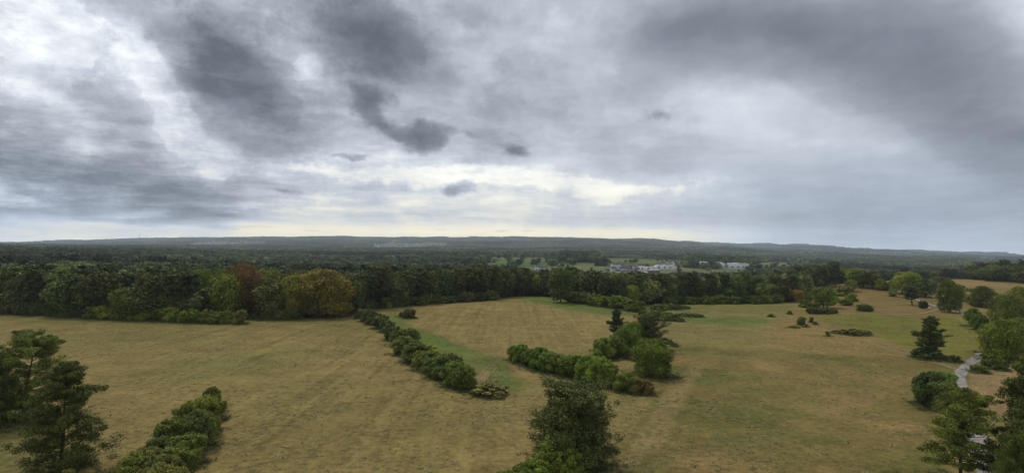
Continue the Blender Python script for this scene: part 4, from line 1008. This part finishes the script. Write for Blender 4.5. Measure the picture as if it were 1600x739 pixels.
# right hand side, far to near
def many(kind, rows, cat, col=GREEN):
    for r in rows:
        px, py, hp, wp, lab = r[:5]; at(kind, px, py, hp, wp, lab, cat, None, r[5] if len(r) > 5 else col, r[6] if len(r) > 6 else None)
Y1 = (.085, .115, .024)
many('broad', [(1320, 442, 22, 24, 'leftmost tree of the group on the brown hill', (.055, .08, .022)), (1336, 446, 26, 26, 'yellow green tree of the hill group beside the leftmost', Y1), (1349, 449, 26, 26, 'dark leafy tree in the hill group', (.045, .065, .022)),
    (1363, 450, 26, 30, 'dark round tree at the right of the hill group', (.045, .062, .020)), (1330, 456, 18, 16, 'slim light tree at the left foot of the hill group', Y1),
    (1380, 434, 13, 14, 'dark lone tree on the skyline of the hill', (.03, .045, .022)), (1394, 436, 12, 16, 'green tree right of the dark skyline tree', (.05, .075, .024)),
    (1409, 459, 28, 28, 'pale green tree left of the twin trees by the lane', Y1), (1424, 462, 36, 29, 'tall yellow green tree behind the dark pine by the lane', Y1), (1446, 464, 27, 31, 'dark spreading tree right of the lane pine', (.038, .056, .020)),
    (1412, 438, 13, 20, 'small tree on the ridge left of the farmhouse', Y1), (1426, 437, 10, 18, 'green tree just left of the farmhouse'), (1434, 436, 9, 14, 'green tree touching the farmhouse'),
    (1451, 436, 12, 14, 'small tree right of the farmhouse', (.05, .07, .03)), (1459, 437, 12, 12, 'slim stemmed tree on the far field border', (.05, .07, .03)), (1462, 432, 12, 14, 'dark tree at the start of the far right wood', (.035, .05, .02)),
    (1471, 446, 13, 24, 'round dark bush tree behind the tall field tree', (.045, .07, .022)),
    (1287, 481, 32, 30, 'leafy tree at the brown slope foot', (.065, .095, .024)), (1247, 473, 20, 18, 'ochre tinted little tree at the forest end', (.10, .09, .026))], 'tree')
many('broad_hero', [(1484, 488, 48, 33, 'tall oval tree on the far side of the lane', (.045, .066, .018), 2), (1535, 480, 32, 26, 'round tree at the end of the yellowish hedge', (.050, .070, .020), 2),
    (1574, 520, 58, 48, 'large dark tree left in the right hand row', (.045, .066, .018), 0), (1600, 512, 62, 48, 'large tree cut by the right side of the view', (.060, .085, .022), 0),
    (1571, 564, 62, 58, 'big round light green tree on the lane bend', (.060, .094, .018), 2), (1598, 548, 50, 50, 'darker green tree behind the round tree on the bend', (.050, .072, .022), 0), (1548, 552, 36, 32, 'yellowing tree at the left of the lane bend', (.125, .130, .024), 2)], 'tree')
at('pine', 1425, 477, 30, 28, 'dark pine beside the lane on the brown slope', 'pine', None, (.030, .042, .022), 3)
at('pine', 1306, 448, 26, 16, 'dark slim pine left of the hill group', 'pine', None, (.026, .036, .022), 0)
at('pine', 1312, 452, 24, 16, 'darker pine standing before the slim hill pine', 'pine', None, (.026, .036, .022), 1)
many('shrub', [(1442, 482, 12, 12, 'dark ball shaped bush by the lane', (.032, .048, .024)), (1395, 463, 12, 12, 'silvery pale little tree on the brown slope', (.10, .115, .09)),
    (1376, 453, 17, 16, 'yellow green bush joined to the hill group', Y1), (1386, 453, 13, 16, 'middle bush of the low hill row', Y1), (1394, 452, 13, 12, 'right bush of the low hill row', (.06, .09, .024)),
    (1321, 462, 14, 20, 'bright round bush on the brown slope', Y1), (1330, 471, 13, 18, 'upper bush of the slanting pair', Y1), (1321, 477, 10, 20, 'lower bush of the slanting pair', (.055, .085, .024)),
    (1349, 486, 11, 18, 'left half of the dome shaped bush at the field line'), (1357, 486, 9, 14, 'right half of the dome shaped bush at the field line'),
    (1266, 490, 11, 12, 'first dark bush of the short level hedge', (.045, .065, .022)), (1276, 490, 8, 16, 'second part of the short level hedge', (.045, .065, .022)), (1289, 490, 9, 18, 'third part of the short level hedge', (.045, .065, .022)), (1301, 489, 7, 16, 'right end of the short level hedge', (.045, .065, .022)),
    (1272, 482, 10, 18, 'bush beside the slope foot tree', (.06, .085, .024)), (1258, 480, 12, 18, 'bush at the very end of the right forest', (.06, .085, .024)), (1262, 472, 16, 20, 'taller bush at the end of the right forest'),
    (1298, 462, 9, 22, 'low bush left of the bright slope bush', (.06, .08, .028)), (1310, 462, 9, 16, 'dark low bush beside the bright slope bush', (.045, .06, .026)),
    (1234, 491, 6, 7, 'tiny lone bush on the light field'), (1205, 495, 5, 8, 'tiny weed bush at the green strip end'), (1253, 508, 13, 12, 'dark upright bush in the weedy patch', (.05, .07, .026), 2), (1268, 504, 9, 6, 'slim sapling right of the upright bush', OLIVE, 2), (1274, 507, 5, 6, 'tiny bush right of the slim sapling'),
    (1293, 525, 8, 6, 'small lone bush below the weedy patch'), (1241, 512, 4, 12, 'flat weeds left of the upright bush', OLIVE), (1258, 511, 4, 8, 'flat weeds under the upright bush', OLIVE),
    (1503, 452, 6, 9, 'small dark bush on the far right field'), (1521, 456, 6, 22, 'flat dark bush on the far right field'), (1545, 461, 6, 22, 'flat bush behind the round hedge-end tree'),
    (1506, 471, 12, 16, 'yellowish bush at the left of the hedge beyond the lane', Y1), (1516, 474, 12, 16, 'yellowish bush in the hedge beyond the lane', (.07, .09, .024)), (1525, 478, 12, 16, 'dark bush in the hedge beyond the lane', (.045, .065, .022)), (1544, 482, 11, 14, 'low bush at the foot of the hedge-end tree', (.045, .065, .022)),
    (1530, 582, 12, 22, 'low green bush right of the lane bend', (.07, .10, .026)), (1547, 574, 22, 26, 'bush under the round tree on the bend', (.06, .09, .024)), (1560, 578, 18, 22, 'dark bush at the foot of the bend tree', (.05, .075, .024)),
    (1477, 563, 8, 18, 'grey bush at the right foot of the gappy pine', (.055, .07, .034)), (1491, 564, 9, 18, 'grey green bush between gappy pine and lane', (.05, .065, .03))], 'shrub')
many('shrub_big', [(1521, 510, 24, 22, 'tall dark green bush left of the large row tree', (.050, .085, .024)), (1533, 516, 20, 20, 'bush between the tall dark bush and large row tree', (.045, .07, .022)), (1541, 521, 16, 18, 'lower bush at the lane before the large row tree', (.045, .07, .022)),
    (1458, 636, 52, 54, 'dark rounded juniper bush left of the lane', (.030, .045, .024), 1), (1446, 632, 34, 30, 'dark low side of the juniper', (.030, .045, .024), 0), (1476, 608, 30, 34, 'bright green bush behind the dark juniper', (.065, .110, .024), 2), (1480, 616, 22, 22, 'small bush between juniper and lane', (.055, .09, .024))], 'shrub')
# two grey thickets in the weeds
for i, (px, py, hp, wp) in enumerate(((1315, 521, 6, 26), (1332, 523, 9, 30), (1347, 523, 7, 22), (1355, 522, 6, 10))):
    at('shrub', px, py, hp, wp, 'grey green scrub in the long patch on the yellow green field edge', 'shrub', 'grey scrub on the field edge', (.065, .072, .042))
at('pine_hero', 1455, 561, 64, 42, 'gappy uneven pine standing at the field corner', 'pine', None, (.034, .052, .024), 3, rot=1.)
at('shrub', 1448, 561, 18, 34, 'dark growth at the foot of the gappy pine', 'shrub', None, (.036, .052, .026))
at('pine_hero', 1499, 765, 156, 116, 'loose crowned pine in front of the lane, right foreground', 'pine', None, (.056, .080, .022), 1, rot=0.)
at('pine_hero', 1622, 790, 212, 118, 'dense dark pine filling the right corner', 'pine', None, (.036, .056, .020), 0)
at('pine_hero', 1592, 815, 140, 66, 'lower pine before the dense corner pine', 'pine', None, (.038, .058, .020), 2)
# wood at the far right
for back in range(3):
    for i in range(27):
        px = 1457+i*6.4+random.uniform(-2, 2)
        if px > 1640: continue
        py = np.interp(px, [1455, 1500, 1545, 1600, 1700], [432.5, 433.5, 437, 441, 447])-back*1.5
        hp = np.interp(px, [1455, 1470, 1490, 1500, 1530, 1560, 1600, 1700], [10, 11, 15, 19, 22, 24, 22, 24])*random.uniform(.85, 1.12)
        x, y, z = ground(px, py+.4); y += back*9
        kd = 'broad' if random.random() < .7 else 'spruce'
        light = 1510 < px < 1532 or random.random() < .15
        plant(kd, x, y, float(height(x, y))-.3, hp*y/F+1, hp*y/F*(.62 if kd == 'broad' else .36), 'leafy tree of the dark wood behind the far right field' if kd == 'broad' else 'dark spruce of the wood behind the far right field', 'tree' if kd == 'broad' else 'spruce',
              'leafy trees of the wood behind the far right field' if kd == 'broad' else 'spruces of the wood behind the far right field', (.085, .11, .024) if light and kd == 'broad' else pick(LEAFCOL) if kd == 'broad' else (.026, .042, .022))
for px, w in ((1488, 14), (1496, 12)):
    at('shrub', px, 434.5, 6, w, 'light hedge bush at the foot of the far right wood, %s' % ('left' if px < 1490 else 'right'), 'shrub', None, Y1)

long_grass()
# ------------------------------------------------------------------ buildings
M_WHITE = flat_mat('white_render', (.70, .69, .66), .08, .5); M_CREAM = flat_mat('cream_render', (.60, .52, .40), .1, .5)
M_TILE = flat_mat('red_roof_tiles', (.22, .085, .055), .3, 2); M_SLATE = flat_mat('grey_roof', (.14, .13, .13), .25, 2)
M_METAL = flat_mat('white_sheet_roof', (.46, .48, .50), .06, .1, .5, .4); M_GREYW = flat_mat('grey_cladding', (.33, .36, .40), .1, .3)
M_DOOR = flat_mat('grey_door', (.16, .17, .19), .1, 1); M_RED = flat_mat('red_cladding', (.22, .07, .07), .1, .3); M_GLASS = flat_mat('dark_window_glass', (.03, .035, .04), .1, 1, .15, .5); M_OCHRE = flat_mat('ochre_render', (.46, .30, .20), .12, .5)
def quadmesh(nm, V, Fc, mat): return mesh_np(nm, np.array(V, float), [np.array([f]) for f in Fc], [mat])
def box(nm, x0, x1, y0, y1, z0, z1, mat):
    V = [(x, y, z) for z in (z0, z1) for y in (y0, y1) for x in (x0, x1)]
    return quadmesh(nm, V, [(0, 1, 3, 2)[::-1], (4, 5, 7, 6), (0, 1, 5, 4), (2, 3, 7, 6)[::-1], (0, 2, 6, 4)[::-1], (1, 3, 7, 5)], mat)
def gable_parts(w, d, h, rh, wallm, roofm, pre=''):
    x, y = w/2, d/2
    wall = quadmesh('wall', [(-x, -y, -2), (x, -y, -2), (x, y, -2), (-x, y, -2), (-x, -y, h), (x, -y, h), (x, y, h), (-x, y, h), (-x, 0, h+rh), (x, 0, h+rh)],
                    [(0, 1, 5, 4), (2, 3, 7, 6), (1, 2, 6, 5), (3, 0, 4, 7), (5, 6, 9), (7, 4, 8)], wallm)
    e = .5; k = rh/y; o = .22; V = []
    for s in (-1, 1):
        V += [(-x-e, s*(y+e), h-e*k+.05), (x+e, s*(y+e), h-e*k+.05), (x+e, 0, h+rh+.05), (-x-e, 0, h+rh+.05)]
        V += [(-x-e, s*(y+e), h-e*k+.05+o), (x+e, s*(y+e), h-e*k+.05+o), (x+e, 0, h+rh+.05+o), (-x-e, 0, h+rh+.05+o)]
    Fc = []
    for b in (0, 8): Fc += [(b, b+1, b+2, b+3), (b+4, b+5, b+6, b+7), (b, b+1, b+5, b+4), (b+1, b+2, b+6, b+5), (b, b+3, b+7, b+4)]
    return wall, quadmesh('roof', V, Fc, roofm)
WIN = quadmesh('window', [(-.5, -.06, -.6), (.5, -.06, -.6), (.5, -.06, .6), (-.5, -.06, .6), (-.5, .06, -.6), (.5, .06, -.6), (.5, .06, .6), (-.5, .06, .6)], [(0, 1, 2, 3), (0, 1, 5, 4), (3, 2, 6, 7), (1, 2, 6, 5), (0, 3, 7, 4)], M_GLASS)
CHIM = box('chimney', -.4, .4, -.4, .4, -1, 1.4, M_TILE)
HOUSES = [gable_parts(11, 9, 5.2, 3.6, M_WHITE, M_TILE), gable_parts(13, 9.5, 5.6, 3.4, M_CREAM, M_TILE), gable_parts(10, 9, 5, 3.8, M_WHITE, M_SLATE), gable_parts(17, 11, 6.4, 3.4, M_WHITE, M_SLATE)]
def house(x, y, z, rot, var, s, label, group, windows=True):
    e = link('house', None, None, label, 'house', group, None, (x, y, z), rot, (s, s, s))
    w, r = HOUSES[var % 4]; link('wall', w, e); ro = link('roof', r, e)
    h = (5.2, 5.6, 5, 6.4)[var % 4]; d = (9, 9.5, 9, 11)[var % 4]
    if windows:
        c = link('chimney', CHIM, ro, loc=(2, .9, h+3))
        for sy in (-1, 1):
            for k in (-1, 0, 1):
                for zz in (1.5, 4.0): link('window', WIN, e, loc=(k*3.1, sy*d/2, zz))
    return e
def village(d0, d1, boxpx, n, label, group, pinkish=.4):
    """n houses on the far slope between the given directions"""
    k = 0; tries = 0
    while k < n and tries < 4000:
        tries += 1; px = random.uniform(boxpx[0], boxpx[1]); d = random.uniform(d0, d1); x = (px-800)/F*d
        q = proj(x, d, float(height(x, d)))
        if not (boxpx[2] <= q[1] <= boxpx[3]): continue
        k += 1; house(x, d, float(height(x, d))+2, random.uniform(-.5, .5)+random.choice((0, 1.57)), random.choice((0, 0, 1, 2, 3)), random.uniform(1.0, 1.7), label, group, False)
village(4300, 6400, (584, 690, 378, 390), 85, 'small pale house of the distant village on the middle slope', 'houses of the distant village in the middle')
village(5000, 8200, (312, 420, 374, 385), 46, 'tiny white house of the distant village on the left hills', 'houses of the distant village on the left')
village(3500, 9000, (1510, 1575, 403, 411), 26, 'tiny pale house of the hazy town at the far right', 'houses of the hazy town at far right')
def hall(px, py, w, d, h, label, roofm, wallm, bays=3, rot=0., name='factory_hall', dist=None, lift=1.5):
    x, y, z = ground(px, py, 700)
    if dist: y = dist; x = (px-800)/F*dist; z = float(height(x, y))
    e = link(name, None, None, label, 'building', None, None, (x, y, z+lift), rot)
    link('wall', box('wall', -w/2, w/2, -d/2, d/2, -6, h, wallm), e)
    bw = w/bays
    rf = quadmesh('roof_bay', [(-bw/2+.2, -d/2-.6, 0), (bw/2-.2, -d/2-.6, 0), (bw/2-.2, d/2+.6, 0), (-bw/2+.2, d/2+.6, 0), (0, -d/2-.6, 1.6), (0, d/2+.6, 1.6)], [(0, 4, 5, 3), (4, 1, 2, 5), (0, 1, 4), (3, 5, 2)], roofm)
    for k in range(bays): link('roof_bay', rf, e, loc=(-w/2+bw*(k+.5), 0, h+.03))
    dm = box('loading_door', -1.7, 1.7, -.1, .1, 0, 3.6, M_DOOR)
    for k in range(int(w/12)): link('loading_door', dm, e, loc=(-w/2+6+12*k, -d/2, .2))
    return e
hall(1106, 416, 62, 70, 10, 'large grey walled factory hall with white roof, left of the pair', M_METAL, M_GREYW, 4, .12, dist=1330, lift=2)
hall(1141, 416, 66, 60, 9, 'large white roofed factory hall, right of the pair', M_METAL, M_WHITE, 4, -.10, dist=1310, lift=3)
hall(1103, 412, 60, 30, 11, 'long pale warehouse behind the grey walled hall', M_METAL, M_WHITE, 3, .1, dist=1450, lift=3)
hall(1022, 423, 22, 20, 5, 'red fronted workshop under a white roof', M_METAL, M_RED, 2, -.25, dist=1090, lift=2.5)
hall(1012, 421, 34, 16, 5, 'long white shed left behind the red fronted workshop', M_METAL, M_WHITE, 3, -.1, dist=1170, lift=2)
hall(1040, 418, 44, 15, 5, 'long white shed right behind the red fronted workshop', M_METAL, M_WHITE, 3, .05, dist=1220, lift=2.5)
hall(1005, 427, 16, 12, 4, 'small white shed before the red fronted workshop', M_METAL, M_WHITE, 2, .3, dist=1060, lift=1)
hx = [(972, 424, 1120), (978, 421, 1150), (984, 420, 1180), (981, 427, 1080), (987, 429, 1060), (984, 424, 1120), (975, 429, 1060), (992, 419, 1200), (950, 426, 1080), (962, 419, 1230), (967, 417, 1300), (974, 418, 1250), (996, 424, 1130), (1001, 420, 1230), (1030, 416, 1330), (1036, 414, 1400), (1046, 413, 1450), (1068, 414, 1400), (958, 423, 1130), (966, 427, 1080), (1052, 412, 1500), (1058, 409, 1600), (1062, 411, 1550), (1148, 408, 1600), (1056, 415, 1400), (848, 418, 1120), (890, 419, 1100), (843, 416, 1160)]
for i, (px, py, d) in enumerate(hx):
    x = (px-800)/F*d; house(x, d, float(height(x, d))+.5, random.uniform(-.6, .6), random.choice((0, 2, 3)), random.uniform(.7, 1.0), 'small white house scattered in the valley hamlet left of the factory halls' if px < 1100 else 'lone white house behind the right factory hall', 'white houses of the valley hamlet' if px < 1100 else None)
# farmhouse on the ridge and the pale house on the far hill
x, y, z = ground(1441, 434.5)
f = link('farmhouse', None, None, 'ochre farmhouse with bright gable peeking over the ridge trees', 'house', None, None, (x, y, z), .5)
wl, rf = gable_parts(12, 8, 5.2, 3.2, M_OCHRE, M_TILE); link('wall', wl, f); rr = link('roof', rf, f); link('chimney', CHIM, rr, loc=(-2, .8, 8))
for k in (-1, 0, 1): link('window', WIN, f, loc=(k*3.2, -4, 3))
link('gable_tower', box('gable_tower', 5.2, 8.4, -4.4, -.6, -1, 8.2, M_CREAM), f)
x, y = (1499-800)/F*3300, 3300; house(x, y, float(height(x, y))+6, .2, 3, 1.6, 'single pale house on a dark hill before the hazy town', None)
# masts on the horizon
def mast(px, base, h, d, label, head):
    x = (px-800)/F*d; z = float(height(x, d)); e = link('radio_mast', None, None, label, 'mast', None, None, (x, d, z))
    v, f_ = tube([(0, 0, 0), (0, 0, h*.75), (0, 0, h)], [4, 2.6, .8], 6); link('shaft', mesh_np('shaft', v, f_, [M_GREYW]), e)
    v, f_ = tube([(0, 0, h*head), (0, 0, h*head+h*.07)], [8, 8], 8); link('platform', mesh_np('platform', v, f_, [M_GREYW]), e)
mast(218, 0, 120, 11000, 'thin radio mast on the left horizon', .6); mast(229.5, 0, 95, 11000, 'shorter radio mast right of the thin one', .6); mast(353.5, 0, 75, 9400, 'stubby tower on the highest left hill', .5)

# ------------------------------------------------------------------ small things
M_SKIN = flat_mat('skin', (.45, .28, .2), .05); M_JACKET = flat_mat('dark_red_cloth', (.16, .03, .035), .15, 6); M_TROUS = flat_mat('dark_blue_cloth', (.03, .035, .06), .15, 6); M_HAIR = flat_mat('dark_hair', (.03, .02, .015), .2, 9)
M_ROCK = flat_mat('pale_limestone', (.58, .56, .52), .25, 2); M_WOOD = flat_mat('weathered_wood', (.16, .13, .10), .3, 6)
def skin_mesh(nm, verts, edges, radii, mat, root=0):
    me = bpy.data.meshes.new(nm+'_skeleton'); me.from_pydata(verts, edges, []); ob = bpy.data.objects.new(nm, me); C.objects.link(ob)
    md = ob.modifiers.new('s', 'SKIN'); sv = me.skin_vertices[0].data
    for i, r in enumerate(radii): sv[i].radius = (r, r) if not isinstance(r, tuple) else r
    sv[root].use_root = True
    sb = ob.modifiers.new('d', 'SUBSURF'); sb.levels = 1; sb.render_levels = 1
    dg = bpy.context.evaluated_depsgraph_get(); m2 = bpy.data.meshes.new_from_object(ob.evaluated_get(dg)); m2.materials.clear(); m2.materials.append(mat)
    C.objects.unlink(ob); bpy.data.objects.remove(ob); m2.name = nm; return m2
def person(px, py, label, turn):
    x, y, z = ground(px, py); e = link('person', None, None, label, 'person', None, None, (x, y, z+.14), turn)
    V = [(0, 0, .95), (0, .01, 1.15), (0, .0, 1.38), (0, .0, 1.5), (0, -.01, 1.58), (0, -.02, 1.70),
         (.10, 0, .9), (.11, -.18, .52), (.10, -.10, .10), (.10, -.26, .05), (-.10, 0, .9), (-.11, .14, .50), (-.10, .36, .14), (-.10, .24, .05),
         (.19, 0, 1.42), (.25, .12, 1.14), (.25, .02, .90), (-.19, 0, 1.42), (-.25, -.10, 1.14), (-.24, -.26, .96)]
    Ed = [(0, 1), (1, 2), (2, 3), (3, 4), (4, 5), (0, 6), (6, 7), (7, 8), (8, 9), (0, 10), (10, 11), (11, 12), (12, 13), (2, 14), (14, 15), (15, 16), (2, 17), (17, 18), (18, 19)]
    rd = [.14, .125, .15, .055, .08, .085, .09, .058, .038, .032, .09, .058, .038, .032, .065, .043, .032, .065, .043, .032]
    nb = len(V)
    for hand, wv, sx in ((16, (.25, .02, .90), 1), (19, (-.24, -.26, .96), -1)):
        for k, (ox, oy, ln) in enumerate(((.0, -.035, .075), (.0, -.015, .088), (.0, .008, .082), (.0, .028, .065), (-.03*sx, -.03, .045))):
            b = len(V); V += [(wv[0]+ox, wv[1]+oy, wv[2]-.06), (wv[0]+ox*1.2-.01*sx, wv[1]+oy*1.1, wv[2]-.06-ln)]; Ed += [(hand, b), (b, b+1)]; rd += [.011, .009]
    link('body', skin_mesh('body', V, Ed, rd, M_SKIN), e)
    up = [0, 1, 2, 14, 15, 16, 17, 18, 19]; mp = {v: i for i, v in enumerate(up)}
    link('jacket', skin_mesh('jacket', [V[i] for i in up], [(mp[a], mp[b]) for a, b in Ed if a in mp and b in mp], [rd[i]+.03 for i in up], M_JACKET), e)
    lo = [0, 6, 7, 8, 10, 11, 12]; mp = {v: i for i, v in enumerate(lo)}
    link('trousers', skin_mesh('trousers', [V[i] for i in lo], [(mp[a], mp[b]) for a, b in Ed if a in mp and b in mp], [rd[i]+.025 for i in lo], M_TROUS), e)
    link('hair', skin_mesh('hair', [(0, .03, 1.66), (0, .02, 1.75), (0, -.02, 1.79)], [(0, 1), (1, 2)], [.07, .085, .06], M_HAIR), e)
person(1500, 491.5, 'person in dark red jacket walking on the lane', 1.2)
def rock(px, py, w, h, label, cat='rock', mat=None, name='boulder'):
    x, y, z = ground(px, py); u = sphere_pts(1)
    n, m = 10, 7; V = []
    for j in range(m+1):
        for i in range(n):
            th = math.pi*j/m; ph = 2*math.pi*i/n; r = 1+.22*random.uniform(-1, 1)
            V.append((w/2*math.sin(th)*math.cos(ph)*r, w*.4*math.sin(th)*math.sin(ph)*r, h*.35+h*.62*math.cos(th)*r))
    Fc = np.array([(j*n+i, j*n+(i+1) % n, (j+1)*n+(i+1) % n, (j+1)*n+i) for j in range(m) for i in range(n)])
    return link(name, mesh_np(name, np.array(V), Fc, [mat or M_ROCK]), None, label, cat, None, None, (x, y, z))
rock(1479, 482, 2.0, 1.5, 'white boulder lying under the tall oval tree by the lane')
rock(1457, 464.5, 2.2, .9, 'small grey white boulder on the grass beyond the lane')
rock(609, 513, 1.5, 1.3, 'pale stone showing at the gap of the curved hedge')
rock(561, 486, 1.6, 2.2, 'whitish stump of rock at the forest corner')
rock(1450, 481, 2.6, .5, 'flat pale stone beside the lane')

# ------------------------------------------------------------------ the air
zmin = float(height(*np.array([(math.sin(a)*r, math.cos(a)*r) for a in np.radians(np.arange(-180, 180, 3)) for r in np.geomspace(50, 15000, 80)]).T).min())-4
zmax = 400.0
hz = box('haze', -15500, 15500, -15500, 15500, zmin-6, zmax, None) if False else mesh_np('haze', [(x, y, z) for z in (zmin-6, zmax) for y in (-15500, 15500) for x in (-15500, 15500)], [np.array([(2, 3, 1, 0), (4, 5, 7, 6), (0, 1, 5, 4), (6, 7, 3, 2), (4, 6, 2, 0), (1, 3, 7, 5)])], [])
m = bpy.data.materials.new('haze_air'); m.use_nodes = True; m.node_tree.nodes.clear(); t = NT(m.node_tree)
out = t.n('ShaderNodeOutputMaterial'); pv = t.n('ShaderNodeVolumePrincipled'); pv.inputs['Color'].default_value = (.76, .86, .97, 1); pv.inputs['Density'].default_value = HAZE_DENSITY; pv.inputs['Anisotropy'].default_value = .1
t.l(pv.outputs[0], out.inputs['Volume']); hz.materials.append(m); link('haze', hz, None, None, None, None, 'stuff')
